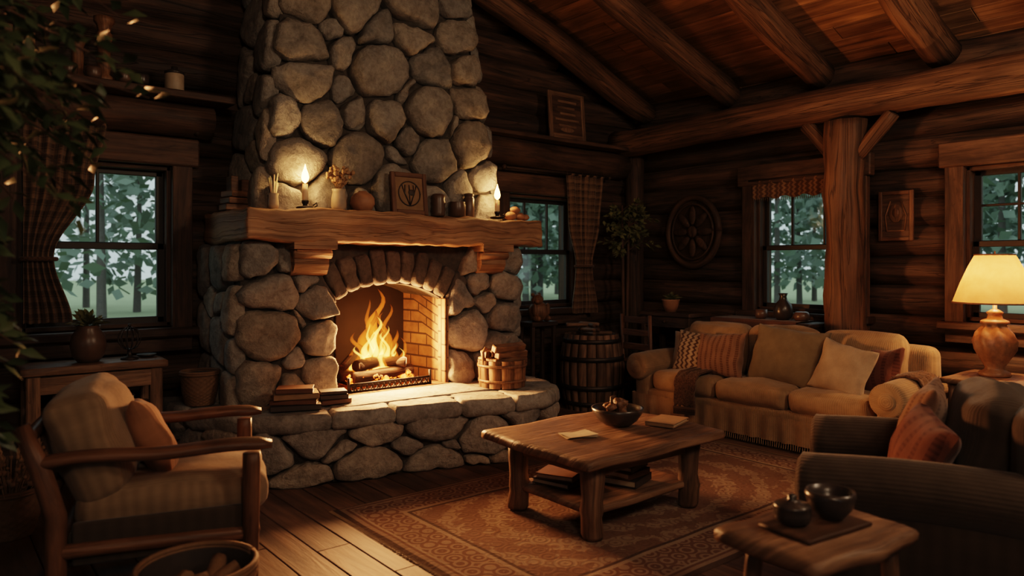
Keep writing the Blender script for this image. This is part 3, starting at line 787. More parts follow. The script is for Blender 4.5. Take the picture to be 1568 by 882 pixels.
books('book_stack',(2.10,4.42,.452),[(.15,.2,.03,.3,0,0),(.14,.18,.03,.1,1,0),(.13,.17,.02,.1,1,0)],1.2)
def basket(name,c,prof,n=64,rows=16,handle=False,mats=None,amp=.006):
    mb=MB();P=[]
    rr=[];L=len(prof)-1
    for i in range(rows*2+1):
        t=i/(rows*2)*L;k=min(L-1,int(t));q=t-k;rr.append((prof[k][0]*(1-q)+prof[k+1][0]*q,prof[k][1]*(1-q)+prof[k+1][1]*q))
    mb.lathe(rr,c,n,0,True,False,wave=lambda a,z,i:amp*math.cos(a*n/4+(pi if (i//2)%2 else 0))*(1 if i%2 else .1))
    rt,zt=prof[-1];c=V(c)
    mb.lathe([(r-.012,z) for r,z in rr[::-1]],c,n,1,False,True)
    for q in (0,.012): mb.tube([c+V((rt*math.cos(a*pi/16),rt*math.sin(a*pi/16),zt+q)) for a in range(33)],.010,6,0)
    if handle==True:
        for k in range(9):
            a=R.uniform(0,6.28);q=R.uniform(0,rt*.5);p=c+V((q*math.cos(a),q*math.sin(a),zt-.06));d=V((math.cos(a*2),math.sin(a*2),R.uniform(.0,.5)))*rt*.45
            mb.log(p-d*.6,p+d,.03,8,.05,mat=0)
    if handle=='dry':
        for k in range(70):
            d=V((R.gauss(0,.45),R.gauss(0,.45),1)).normalized();e=c+V((0,0,zt*.5))+d*R.uniform(.2,.42)
            mb.tube([c+V((0,0,zt*.4)),e],.0025,4,2)
            mb.leaf(e,d,.07,.02,2);mb.blob(e,R.uniform(.008,.016),2,6,4,.5)
    return mb.build(name,mats or [M_wick,M_bk2])
basket('wicker_basket',(1.42,4.93,.448),[(.085,0),(.105,.08),(.115,.2)])
basket('dried_grass_basket',(.36,4.40,0),[(.10,0),(.13,.1),(.13,.22)],48,12,'dry',[M_wick,M_bk2,M_bk3])
def staved(mb,c,prof,n=18,mat=0,hoops=(),hm=1,top=None):
    c=V(c)
    for k in range(n):
        P=[];UV=[];L=0
        tint=R.random()*9
        for i,(r,z) in enumerate(prof):
            if i: L+=math.hypot(r-prof[i-1][0],z-prof[i-1][1])
            row=[];ur=[]
            for j,(q,dr) in enumerate(((.03,-.02),(.06,-.002),(.5,.002),(.94,-.002),(.97,-.02))):
                a=2*pi*(k+q)/n;row.append(c+V(((r+dr)*math.cos(a),(r+dr)*math.sin(a),z)));ur.append((L+tint,q*.08))
            P.append(row);UV.append(ur)
        mb.grid(P,UV,False,mat,True)
    for (r,z,h) in hoops: mb.lathe([(r+.001,-h/2),(r+.007,-h/2),(r+.007,h/2),(r+.001,h/2)],c+V((0,0,z)),36,hm,False,False)
    rt,zt=prof[-1];rb,zb=prof[0]
    mb.lathe([(rb-.012,zb+.01),(rt-.012,zt-.002)],c,24,mat,True,False)
    mb.lathe([(rt-.014,zt),(rt-.018,zt-.03),(.01,zt-.03)],c,24,mat,False,True)
bx,by=4.95,4.88
mb=MB();bp=[(.245,0),(.275,.12),(.295,.26),(.30,.36),(.295,.46),(.275,.60),(.25,.70)]
staved(mb,(bx,by,0),bp,20,0,[(.262,.07,.04),(.296,.22,.045),(.297,.48,.045),(.265,.64,.04)]);mb.build('wooden_barrel',[W_barrel,M_hoop])
mb=MB();c0=V((bx,by,.672))
for k in range(9):
    a=R.uniform(0,pi);q=V((R.uniform(-.1,.1),R.uniform(-.1,.1),.03+.035*(k//3)));d=V((math.cos(a),math.sin(a),0))*R.uniform(.1,.14)
    mb.log(c0+q-d,c0+q+d,.02,8,.05,mat=0)
mb.build('kindling_bundle',[W_barrel])
mb=MB();staved(mb,(3.38,4.26,.448),[(.17,0),(.174,.08),(.178,.15),(.18,.20)],11,0,[(.172,.05,.02),(.179,.16,.02)],0)
for k in range(9):
    y=4.17+.06*(k%4);z=.64+.05*(k//4);mb.box((3.38+R.uniform(-.02,.02),y,z),(.28,.055,.05),(R.uniform(-.4,.4),R.uniform(-.06,.06),R.uniform(-.15,.15)),.006,0,2)
mb.tube([(3.21,4.26,.60),(3.20,4.26,.71),(3.23,4.26,.74)],.013,7,0);mb.tube([(3.55,4.26,.60),(3.56,4.26,.71)],.013,7,0)
mb.build('kindling_tub',[W_small,M_hoop,W_small])
# ------------------------------------------------------------------ wall shelf contents (upper left)
z=2.497
vase('wooden_candlestick',[(.06,0),(.06,.03),(.035,.05),(.04,.12),(.05,.14),(.036,.17),(.042,.26),(.05,.3),(.035,.32),(.045,.36),(.06,.38),(.06,.41)],.92,5.20,z,W_small)
vase('wooden_candlestick',[(.05,0),(.05,.02),(.03,.05),(.035,.15),(.03,.2),(.045,.24),(.045,.26)],.78,5.24,z,W_small)
for i,xx in enumerate((.72,.85,1.02,1.12)): vase('clay_cup',[(.035,0),(.045,.02),(.045,.06),(.04,.075),(.036,.07)],xx,5.13,z,[M_cer,M_cer,M_cer,M_cer2][i])
mb=MB();mb.lathe([(.055,0),(.06,.01),(.06,.11),(.055,.12),(.05,.115)],(1.33,5.18,z),20,0);mb.lathe([(.06,.115),(.062,.13),(.02,.15),(.02,.165),(.005,.17)],(1.33,5.18,z),20,1);mb.build('enamel_canister',[M_stonew,M_cer2])
mb=MB()
for k in range(6):
    h=R.uniform(.2,.28);mb.box((.25+.055*k,5.24,z+h/2),(.048,.18,h),mat=k%3,b=.004,grain=2);mb.box((.25+.055*k,5.245,z+h/2),(.036,.18,h+.001),mat=3,b=0)
mb.build('book_row',[M_bk1,M_bk2,M_bk3,M_page])
frame('carved_sign',T((4.95,5.20,2.575))@Matrix.Rotation(-.08,4,'X'),.48,.46,[W_table,W_trim,W_table],.045,1)
frame('framed_carving',T((6.10,2.60,1.54))@RZ(-pi/2),.27,.40,[W_chair,W_trim,W_small],.03,2)
mb=MB();mb.M=T((6.10,4.58,1.68))@RZ(-pi/2)
r=.31
mb.tube([(r*math.cos(a*pi/20),0,r*1.12*math.sin(a*pi/20)) for a in range(41)],.032,8,0)
mb.tube([(r*.8*math.cos(a*pi/20),-.01,r*.9*math.sin(a*pi/20)) for a in range(41)],.012,6,1)
P=[[(q*math.cos(a*pi/16),.01,q*1.12*math.sin(a*pi/16)) for a in range(32)] for q in (.3,.1)];mb.grid(P,None,True,2,False,False,True)
for k in range(8):
    a=k*pi/4;mb.blob((.15*math.cos(a),-.01,.165*math.sin(a)),(.10,.018,.04),1,10,7,rot=(0,-a,0))
mb.blob((0,-.015,0),(.06,.025,.06),0)
mb.build('carved_wall_medallion',[W_trim,W_trim,W_dark])
# ------------------------------------------------------------------ curtains
def curtain(name,M,keys,z0,z1,folds,mat,amp=.028,rod=None,tie=None,ring=True):
    mb=MB();mb.M=M;m=44;nn=folds*8;P=[];UV=[]
    def sm(t):
        for i in range(len(keys)-1):
            a,b=keys[i],keys[i+1]
            if a[0]<=t<=b[0]:
                q=(t-a[0])/(b[0]-a[0]);q=q*q*(3-2*q);return a[1]*(1-q)+b[1]*q,a[2]*(1-q)+b[2]*q
        return keys[-1][1:]
    W=keys[0][2]-keys[0][1]
    for i in range(m+1):
        t=i/m;l,r=sm(t);z=z1+(z0-z1)*t;row=[];ur=[]
        am=amp*(.5+.5*(r-l)/W)
        for j in range(nn+1):
            s=j/nn;x=l+(r-l)*s
            y=am*math.sin(s*folds*2*pi+noise.noise(V((s*3,t*2,1)))*1.5)+.012*noise.noise(V((s*4,t*5,2)))
            row.append((x,y,z+.006*noise.noise(V((s*9,t,4)))));ur.append((s*W*1.6,z))
        P.append(row);UV.append(ur)
    mb.grid(P,UV,False,0,True)
    if rod:
        mb.tube([(rod[0],0,z1+.0),(rod[1],0,z1+.0)],.014,8,1)
        for q in rod: mb.blob((q,0,z1),.025,1)
        for k in range(folds+1):
            xx=keys[0][1]+W*k/folds;mb.tube([(xx,.02*math.cos(a*pi/5),z1+.02*math.sin(a*pi/5)) for a in range(11)],.004,5,1)
    if tie:
        l,r=sm(tie);z=z1+(z0-z1)*tie;c=(l+r)/2;rx=(r-l)/2+.012
        mb.tube([(c+rx*math.cos(a*pi/8),(amp*.9+.012)*math.sin(a*pi/8),z) for a in range(17)],.014,7,2)
    o=mb.build(name,[mat,W_dark,C_throw]);return o
curtain('plaid_curtain',T((0,5.28,0)),[(0,.50,.95),(.3,.50,.88),(.68,.50,.66),(1,.50,.76)],.99,2.26,6,C_plaid,rod=(.3,1.50),tie=.69)
curtain('plaid_curtain',T((0,5.26,0)),[(0,4.98,5.50),(.35,5.02,5.44),(.66,5.12,5.34),(1,5.06,5.42)],.86,2.25,5,C_plaid,rod=(4.2,5.6),tie=.66)
mb=MB();mb.M=T((6.07,3.405,0))@RZ(-pi/2);P=[];UV=[]
for i in range(9):
    z=2.13-.17*i/8;P.append([(-.46+.92*j/60,-.02+.008*math.sin(j*.9),z-(.012*math.sin(j*.52) if i==8 else 0)) for j in range(61)]);UV.append([(.92*j/60,z) for j in range(61)])
mb.grid(P,UV);mb.tube([(-.5,-.02,2.13),(.5,-.02,2.13)],.012,8,1)
for j in range(46): mb.tube([(-.45+.02*j,-.02,1.965),(-.45+.02*j+R.uniform(-.004,.004),-.02,1.93)],.003,4,0)
mb.build('woven_valance',[C_val,W_dark])
# ------------------------------------------------------------------ left console table & things
mb=MB();mb.M=T((.83,5.02,0))
mb.slab([(-.38,-.17),(.38,-.17),(.38,.17),(-.38,.17)],.72,.765,0,nz=.006,edge=.008)
for a in (-1,1):
    for b in (-1,1): mb.box((a*.32,b*.12,.36),(.07,.06,.72),grain=2,b=.008)
mb.box((0,-.13,.66),(.6,.03,.10));mb.box((0,.13,.66),(.6,.03,.10))
for a in (-1,1): mb.box((a*.33,0,.66),(.03,.2,.10),grain=1)
mb.box((0,0,.26),(.64,.28,.03));mb.box((0,0,.48),(.64,.28,.025));mb.build('console_table',[W_table])
mb=MB();book(mb,(.72,5.02,.495),(.2,.15,.05),0,0,3);book(mb,(.72,5.02,.546),(.18,.15,.04),.1,2,3);book(mb,(.95,5.02,.495),(.2,.16,.06),-.1,1,3);mb.build('book_stack',[M_bk1,M_bk2,M_bk3,M_page])
mb=MB();c=V((.80,5.0,.765));mb.lathe([(.055,0),(.085,.04),(.098,.10),(.09,.16),(.06,.20),(.065,.22),(.055,.22),(.045,.19)],c,24,0)
for k in range(110):
    a=R.uniform(0,2*pi);e=R.uniform(.2,1.4);d=V((math.cos(a)*math.cos(e),math.sin(a)*math.cos(e),math.sin(e)));mb.leaf(c+V((0,0,.21))+d*R.uniform(.01,.07),d,R.uniform(.05,.085),.024,1)
mb.build('potted_succulent',[M_cer,M_leaf2])
mb=MB();c=V((1.02,4.98,.765));mb.lathe([(.05,0),(.05,.012),(.015,.02),(.012,.06),(.02,.065)],c,18,0)
for k in range(6):
    a=k*pi/6;mb.tube([c+V((.065*math.sin(q*pi/8)*math.cos(a),.065*math.sin(q*pi/8)*math.sin(a),.13-.07*math.cos(q*pi/8))) for q in range(17)],.003,5,0)
mb.blob(c+V((0,0,.21)),.01,0);mb.build('wire_orb_ornament',[M_hoop])
mb=MB();mb.lathe([(.03,0),(.05,.008),(.06,.02),(.055,.02),(.03,.012)],(1.13,5.04,.765),24,0);mb.build('pewter_dish',[M_hoop])
# ------------------------------------------------------------------ seating
def upholstered(name,M,W,D,nc,mats,h=.78,arm=.58,seat=.43,skirt=True):
    mb=MB();mb.M=M;y0=-D/2;aw=.2;iw=W-2*aw
    mb.softbox((0,.02,.185),(W-.06,D-.08,.20),.03,(16,6,3),mat=0,nz=.005)
    for sx in (-1,1):
        cx=sx*(W/2-aw/2)
        mb.softbox((cx,.03,.31),(aw-.03,D-.06,.44),.04,(3,10,6),puff=.01,mat=0,nz=.006)
        P=[];UV=[];m=14;rr=.115
        for i in range(m+1):
            t=i/m;y=y0+.005+(D-.10)*t
            e=1 if 0<i<m else .80
            zc=arm-rr+.015*math.sin(t*pi)
            P.append([(cx+sx*.015+rr*e*math.cos(2*pi*k/24)*1.05,y,zc+rr*e*math.sin(2*pi*k/24)) for k in range(24)]);UV.append([(rr*k*2*pi/24,y) for k in range(25)])
        P.insert(1,[(p[0],p[1]+.006,p[2]) for p in P[1]]);UV.insert(1,UV[1]);P[1]=[(p[0],y0+.012,p[2]) for p in P[2]]
        P[0]=[(p[0],y0-.006,p[2]) for p in P[0]]
        mb.grid(P,UV,True,0,True,True,True)
        mb.lathe([(.06,0),(.055,.008),(.01,.012)],(cx+sx*.015,y0-.004,arm-rr),20,0,False,True,rot=(pi/2,0,0))
    mb.softbox((0,D/2-.10,.46),(W-.10,.17,(h-.16)),.07,(20,3,8),puff=.012,mat=0,nz=.01,nzs=3)
    for k in range(nc):
        w=iw/nc;cx=-iw/2+w*(k+.5)
        mb.softbox((cx,-.08,seat-.075),(w-.008,D-.26,.165),.06,(10,10,3),puff=(.004,.02,.028),mat=1,nz=.014,nzs=6)
        mb.softbox((cx,D/2-.235,seat+.20),(w-.01,.19,.42),.08,(10,4,10),puff=(.004,.05,.02),mat=2,rot=(-.22,0,R.uniform(-.04,.04)),nz=.028,nzs=5)
    if skirt:
        per=[(-W/2+.02,D/2-.05),(-W/2+.02,y0+.02),(W/2-.02,y0+.02),(W/2-.02,D/2-.05)]
        P=[[],[],[]];UV=[[],[],[]];L=0
        for i in range(3):
            a=V((*per[i],0));b=V((*per[i+1],0));l=(b-a).length;m=int(l/.018);nn=V(((b-a).y,-(b-a).x,0)).normalized()
            for k in range(m):
                q=a.lerp(b,k/m);L+=l/m
                for r_,(z,am) in enumerate(((.24,.002),(.15,.006),(.06,.011))):
                    o=nn*(am*math.sin(L*46)+.004*noise.noise(V((L*9,z*9,0))))
                    P[r_].append((q.x+o.x,q.y+o.y,z+.003*math.sin(L*70)));UV[r_].append((L,z))
                mb.tube([(q.x,q.y,.065),(q.x+R.uniform(-.004,.004)+ (nn.x)*.006,q.y+nn.y*.006,.022)],.0035,4,0,False)
        mb.grid(P,UV,False,0,True)
    for a in (-1,1):
        for b in (-1,1): mb.lathe([(.02,0),(.03,.05),(.025,.10)],(a*(W/2-.12),b*(D/2-.12),.0),10,3)
    return mb.build(name,mats)
SM=T((5.24,3.17,0))@RZ(-pi/2)
upholstered('sofa',SM,2.28,.82,3,[C_sofa,C_sofa,C_sofa,W_dark])
def pil(name,M,c,w,h,t,rot,mat):
    mb=MB();mb.M=M;mb.pillow(c,w,h,t,rot,0);return mb.build(name,[mat])
pil('throw_pillow',SM,(-.80,.02,.59),.36,.34,.15,(-.32,0,.15),C_cream)
pil('throw_pillow',SM,(-.68,-.07,.60),.36,.36,.15,(-.30,.05,.12),C_kil)
pil('throw_pillow',SM,(-.40,-.12,.605),.44,.38,.16,(-.32,-.06,.05),C_strp)
pil('throw_pillow',SM,(.14,-.03,.64),.62,.46,.20,(-.34,.06,-.04),C_back)
pil('throw_pillow',SM,(.62,-.12,.60),.42,.38,.17,(-.35,.18,-.12),C_cream)
pil('throw_pillow',SM,(.80,.03,.59),.38,.34,.15,(-.30,-.1,-.2),C_redd)
def throw(name,M,path,wd,mat,fr=True):
    mb=MB();mb.M=M;P=[];UV=[];n=16;L=0
    pp=[path[0]]
    for i in range(len(path)-1):
        for k in range(1,5): pp.append((path[i][0]+(path[i+1][0]-path[i][0])*k/4,path[i][1]+(path[i+1][1]-path[i][1])*k/4))
    for i,(y,z) in enumerate(pp):
        if i: L+=math.dist(pp[i],pp[i-1])
        P.append([(wd*(j/n-.5)+.02*noise.noise(V((i*.3,j*.2,0))),y+.008*noise.noise(V((i*.5,j*.7,2))),z+.010*math.sin(j*1.3+i*.2)+.012) for j in range(n+1)]);UV.append([(wd*j/n,L) for j in range(n+1)])
    mb.grid(P,UV)
    if fr:
        for e in (0,-1):
            for j in range(n*2+1):
                a=V(P[e][0]).lerp(V(P[e][-1]),j/(n*2));mb.tube([a,a+V((R.uniform(-.005,.005),0,-.06))],.004,4,0,False)
    ob=mb.build(name,[mat]);md=ob.modifiers.new('solid','SOLIDIFY');md.thickness=.012;return ob
throw('knitted_throw',SM@T((-.50,0,0)),[(.0,.465),(-.2,.475),(-.38,.465),(-.45,.43),(-.465,.36),(-.47,.28),(-.47,.2)],.20,C_throw)
throw('knitted_throw',SM@T((1.04,.0,0))@RZ(pi/2),[(-.14,.42),(-.145,.52),(-.10,.585),(-.02,.60),(.06,.585),(.12,.53),(.135,.44),(.135,.34)],.30,C_throw)
AM=T((3.24,1.27,.012))@RZ(math.radians(204.8))
upholstered('upholstered_armchair',AM,.98,.90,1,[C_dark,C_dark,C_dark,W_dark],h=.88,arm=.60,seat=.44)
pil('throw_pillow',AM,(.17,-.02,.60),.38,.32,.17,(-.40,.2,.25),C_redd)
pil('throw_pillow',AM,(-.14,.0,.64),.42,.40,.17,(-.3,0,-.1),C_strp)
# wooden armchair
WM=T((.84,3.40,0))@RZ(math.radians(73))
mb=MB();mb.M=WM
for sx in (-1,1):
    x=sx*.36
    mb.log((x,-.33,0),(x,-.33,.60),.034,12,.06,rough=.1,bend=.006)
    pts=[(x,.40,0),(x,.35,.2),(x,.35,.42),(x,.40,.6),(x,.46,.76)]
    mb.tube([V(p) for p in pts],[.036,.036,.038,.036,.03],12)
    P=[];UV=[];m=16
    for i in range(m+1):
        t=i/m;y=.43-.84*t;z=.615+.012*math.sin(t*pi)+.008*math.sin(t*9);w=(.036+.014*t)*(1 if 0<i<m else .6);hh=.026*(1 if 0<i<m else .6)
        P.append([(x+w*math.cos(2*pi*k/14),y,z+hh*math.sin(2*pi*k/14)) for k in range(14)]);UV.append([(t*.84,k*.015) for k in range(15)])
    mb.grid(P,UV,True,0,True,True,True)
    mb.log((x,.36,.27),(x,-.33,.27),.028,10,.1,rough=.08);mb.log((x,.37,.13),(x,-.33,.12),.02,10,.1,rough=.08)
    mb.softbox((x*.94,0,.30),(.03,.60,.16),.01,(2,6,3),mat=2)
for y,z in ((-.33,.27),(-.33,.14),(.36,.27),(.38,.5),(.45,.70)): mb.log((-.36,y,z),(.36,y,z),.028 if z>.2 else .02,10,.1,rough=.08)
mb.softbox((0,-.0,.27),(.64,.64,.13),.02,(6,6,2),mat=2)
for k in range(5): mb.tube([(-.26+.13*k,.375,.46),(-.26+.13*k,.40,.6),(-.26+.13*k,.445,.70)],.012,8,0)
mb.softbox((0,-.045,.405),(.63,.70,.17),.065,(12,12,3),puff=(.01,.015,.03),mat=1,nz=.014,nzs=6)
mb.softbox((0,.26,.64),(.64,.22,.44),.07,(12,4,10),puff=(.01,.045,.012),mat=1,rot=(-.30,0,0),nz=.028,nzs=5)
mb.build('wooden_armchair',[W_chair,C_chair,C_dark])
pil('throw_pillow',WM,(-.02,.06,.61),.38,.36,.17,(-.42,.15,.1),C_rust)
# ------------------------------------------------------------------ coffee table
mb=MB();mb.M=T((2.94,2.80,.014))
mb.slab([(-.54,-.41),(0,-.43),(.53,-.41),(.56,.0),(.52,.39),(0,.42),(-.52,.42),(-.55,.1)],.375,.425,0,nz=.016,nzs=5,edge=.012)
for a in (-1,1):
    for b in (-1,1):
        mb.lathe([(.05,0),(.058,.02),(.055,.10),(.062,.13),(.052,.19),(.056,.28),(.062,.375)],(a*.38,b*.28,0),14,0,nz=.014,nzs=7)
mb.box((0,-.28,.335),(.7,.035,.07));mb.box((0,.28,.335),(.7,.035,.07))
for a in (-1,1): mb.box((a*.38,0,.335),(.035,.5,.07),grain=1)
mb.slab([(-.40,-.30),(.40,-.30),(.40,.30),(-.40,.30)],.11,.145,0,nz=.008,edge=.01)
mb.build('coffee_table',[W_table])
books('book_stack',(3.0,2.75,.164),[(.30,.22,.04,.1,1,0),(.28,.2,.035,-.1,0,0),(.26,.2,.03,.05,1,0)],1.8)
books('book_stack',(2.72,2.92,.164),[(.24,.2,.03,0,1,0),(.22,.18,.03,.2,0,0)],1.8)
mb=MB();c=V((3.07,2.82,.444));mb.lathe([(.05,0),(.075,.004),(.11,.03),(.14,.075),(.148,.10),(.138,.10),(.12,.06),(.09,.03),(.02,.02)],c,32,0,nz=.004)
for k in range(14):
    a=R.uniform(0,6.28);r=R.uniform(0,.08);mb.blob(c+V((r*math.cos(a),r*math.sin(a),.075+R.uniform(0,.05))),(.035,.025,.022),1,10,7,.5,rot=(R.random(),R.random(),a))
mb.tube([c+V((-.05,0,.11)),c+V((-.04,.01,.16)),c+V((-.02,0,.165))],.008,6,1)
mb.build('wooden_bowl',[M_cer2,W_small])
mb=MB();mb.M=T((2.72,2.78,.442))@RZ(-.5)
for i in range(3):
    P=[[(-.09+.18*k/8,-.06+.12*j/6,.003+.004*i+.004*math.sin(k*.6+i)*(1 if j>3 else .3)) for k in range(9)] for j in range(7)];mb.M=mb.M@RZ(.12);mb.grid(P)
mb.build('folded_papers',[M_page])
mb=MB();book(mb,(3.33,2.68,.442),(.24,.17,.022),.3,2,3);mb.build('book',[M_bk1,M_bk2,M_bk3,M_page])
# rug
rx0,rx1,ry0,ry1=1.76,4.72,1.95,3.72
t=NT('ornate_rug');u=t.uv((1,1,1),False);sp=t.n('ShaderNodeSeparateXYZ');t.l(u,sp.inputs[0])
ax=t.math('ABSOLUTE',sp.outputs[0]);ay=t.math('ABSOLUTE',sp.outputs[1])
e=t.math('MINIMUM',t.math('SUBTRACT',(rx1-rx0)/2,ax),t.math('SUBTRACT',(ry1-ry0)/2,ay))
vo=t.n('ShaderNodeTexVoronoi',feature='F1');t.l(u,vo.inputs['Vector']);vo.inputs['Scale'].default_value=11;vo.inputs['Randomness'].default_value=.35
orn=t.math('SINE',t.math('MULTIPLY',vo.outputs['Distance'],22.))
nz=t.noise(u,6,3,.5,1.5)
rad=t.math('SQRT',t.math('ADD',t.math('POWER',t.math('MULTIPLY',ax,.62),2.),t.math('POWER',ay,2.)))
rings=t.math('SINE',t.math('ADD',t.math('MULTIPLY',rad,38.),t.math('MULTIPLY',nz,9.)))
tan=(.29,.205,.15);rust=(.17,.095,.07);dk=(.10,.065,.05);lt=(.33,.25,.185)
f1=t.mix(t.math('GREATER_THAN',orn,.1),rust,tan)
f2=t.mix(t.math('GREATER_THAN',rings,.15),(.20,.125,.09),(.30,.22,.16))
f2=t.mix(t.math('MULTIPLY',t.math('GREATER_THAN',orn,.45),.6),f2,rust)
base=t.ramp(e,[(0,dk),(.025,tan),(.05,rust),(.065,lt)],'CONSTANT')
inb=t.math('GREATER_THAN',e,.08);c1=t.mix(inb,base,f1)
c2=t.mix(t.math('GREATER_THAN',e,.27),c1,lt);c3=t.mix(t.math('GREATER_THAN',e,.295),c2,dk);c4=t.mix(t.math('GREATER_THAN',e,.315),c3,f2)
fz=t.noise(u,220,3);big=t.noise(u,2.2,4)
c5=t.mix(.7,c4,t.ramp(big,[(.3,(.6,.58,.56)),(.7,(1,1,1))]),'MULTIPLY');c5=t.mix(.6,c5,t.ramp(fz,[(.3,(.5,.5,.5)),(.7,(1,1,1))]),'MULTIPLY')
t.pbr(c5,.97,t.bump(t.math('ADD',fz,t.math('MULTIPLY',orn,.3)),.5,.008),spec=.1);M_rug=t.m
mb=MB();W2=(rx1-rx0)/2;H2=(ry1-ry0)/2;nx,ny=90,56;P=[];UV=[]
for j in range(ny+1):
    P.append([((rx0+rx1)/2-W2+2*W2*i/nx+.006*noise.noise(V((i*.1,j*.1,0))),(ry0+ry1)/2-H2+2*H2*j/ny+.012*noise.noise(V((i*.08,0,j*.02))),(.002 if i in(0,nx) or j in (0,ny) else .0105+.0015*noise.noise(V((i*.15,j*.15,5))))) for i in range(nx+1)])
    UV.append([(-W2+2*W2*i/nx,-H2+2*H2*j/ny) for i in range(nx+1)])
mb.grid(P,UV)
for j in range(170):
    for xx,q in ((rx0,-1),(rx1,1)):
        y=ry0+.01+(ry1-ry0-.02)*j/169;mb.tube([(xx,y,.006),(xx+q*.02,y+R.uniform(-.004,.004),.004)],.0022,4,1,False)
mb.build('area_rug',[M_rug,M_bk3])
# ------------------------------------------------------------------ end table + lamp
mb=MB();mb.M=T((5.56,1.70,0))
mb.slab([(-.30,-.26),(.30,-.26),(.30,.26),(-.30,.26)],.565,.605,0,nz=.008,edge=.01)
for a in (-1,1):
    for b in (-1,1): mb.log((a*.23,b*.19,0),(a*.23,b*.19,.57),.032,12,.08,rough=.1)
mb.box((0,-.19,.52),(.42,.025,.07));mb.box((0,.19,.52),(.42,.025,.07));mb.box((-.23,0,.52),(.025,.34,.07),grain=1);mb.box((.23,0,.52),(.025,.34,.07),grain=1)
mb.slab([(-.25,-.21),(.25,-.21),(.25,.21),(-.25,.21)],.17,.195,0,nz=.004,edge=.006)
mb.build('end_table',[W_table])
lx,ly=5.57,1.74
mb=MB();mb.lathe([(.085,0),(.095,.012),(.09,.03),(.06,.045),(.055,.06),(.085,.11),(.118,.18),(.125,.235),(.105,.29),(.075,.325),(.06,.34),(.085,.355),(.08,.37),(.045,.385),(.04,.41),(.05,.425),(.03,.44),(.012,.45),(.012,.56)],(lx,ly,.605),64,0,wave=lambda a,z,i:.010*math.sin(a*7+z*24)*(1 if 5<i<11 else .1))
mb.lathe([(.245,.49),(.20,.62),(.155,.73),(.115,.81)],(lx,ly,.605),48,1,False,False,wave=lambda a,z,i:.002*math.sin(a*16))
for rr,zz in ((.245,.49),(.115,.81)): mb.tube([(lx+rr*math.cos(a*pi/20),ly+rr*math.sin(a*pi/20),.605+zz) for a in range(41)],.006,6,0)
for k in range(3):
    a=k*2*pi/3;mb.tube([(lx,ly,1.40),(lx+.115*math.cos(a),ly+.115*math.sin(a),1.41)],.003,4,0)
mb.tube([(lx,ly,1.16),(lx,ly,1.44)],.004,6,0)
mb.build('table_lamp',[simple('carved_lamp_base',(.18,.09,.045),.5,nscale=40,var=.6),M_shade]);plight('lamp_bulb_light',(lx,ly,1.24),27,(1,.54,.24),.035)
# foreground stool table
FM=T((2.12,1.13,0))@RZ(-.12)
mb=MB();mb.M=FM
mb.slab([(-.25,-.17),(0,-.19),(.25,-.17),(.27,0),(.25,.18),(-.02,.19),(-.26,.17)],.505,.55,0,nz=.016,nzs=7,edge=.012)
for a in (-1,1):
    for b in (-1,1): mb.log((a*.20,b*.13,0),(a*.17,b*.10,.51),.026,12,.06,rough=.15)
mb.log((-.18,-.11,.2),(.18,-.11,.2),.016,8,.06);mb.log((-.18,.11,.2),(.18,.11,.2),.016,8,.06)
mb.build('rustic_side_table',[W_table])
mb=MB();mb.M=FM;mb.slab([(-.15,-.08),(.15,-.08),(.15,.10),(-.15,.10)],.552,.566,0,nz=.003,edge=.004);mb.build('serving_board',[W_dark])
mb=MB();mb.M=FM;c=(-.07,.04,.566);mb.lathe([(.03,0),(.05,.01),(.055,.035),(.052,.05),(.055,.053),(.05,.06),(.02,.068),(.012,.075),(.014,.085),(.005,.09)],c,24,0);mb.build('lidded_sugar_bowl',[M_cer2])
mb=MB();mb.M=FM;c=(.075,.01,.566);mb.lathe([(.035,0),(.04,.006),(.065,.035),(.075,.07),(.072,.085),(.066,.085),(.066,.06),(.03,.02)],c,24,0)
mb.tube([(.147,.01,.64),(.175,.01,.63),(.17,.01,.60),(.14,.01,.595)],.006,6,0);mb.build('stoneware_mug',[M_cer2])
basket('wicker_basket',(.74,2.60,0),[(.14,0),(.18,.12),(.19,.32)],72,18,True,amp=.009)
# ------------------------------------------------------------------ right wall furniture
mb=MB();mb.M=T((5.84,3.62,0))@RZ(-pi/2)
W,D,Hh=1.0,.36,.86
mb.box((0,0,Hh-.02),(W+.06,D+.02,.04),b=.008);
for a in (-1,1):
    mb.box((a*W/2,0,Hh/2),(.04,D,Hh-.04),grain=2)
mb.box((0,0,.45),(W,D-.02,.03));mb.box((0,0,.12),(W,D-.02,.03));mb.box((0,D/2-.02,.45),(W,.02,.7))
for a in (-1,1):
    mb.box((a*.25,-D/2+.01,.60),(.46,.025,.40));mb.box((a*.25,-D/2-.003,.60),(.34,.012,.28),b=.005);mb.blob((a*.06,-D/2-.01,.6),.014,0)
    mb.box((a*.25,-D/2+.01,.28),(.46,.025,.26))
mb.build('sideboard',[W_dark])
mb=MB();mb.M=T((5.84,3.62,0))@RZ(-pi/2)
prof=[(-.205,.70),(-.202,.78),(-.197,.865),(-.1,.868),(.1,.868),(.15,.868)]
P=[[(-.42+.84*j/40,y+(.004*math.sin(j*.9) if i<2 else 0)-.002,z+.002) for j in range(41)] for i,(y,z) in enumerate(prof)]
mb.grid(P);mb.build('table_runner',[C_cloth])
vase('ceramic_bottle_vase',[(.05,0),(.075,.03),(.082,.08),(.07,.13),(.035,.17),(.028,.20),(.04,.23),(.034,.23)],5.82,3.42,.872,M_cer2)
vase('clay_cup',[(.04,0),(.055,.03),(.05,.08),(.045,.08)],5.80,3.62,.872,M_cer)
vase('clay_cup',[(.05,0),(.07,.03),(.055,.07),(.045,.075)],5.84,3.26,.872,M_cer)
mb=MB();mb.M=T((5.84,4.60,0))@RZ(-pi/2)
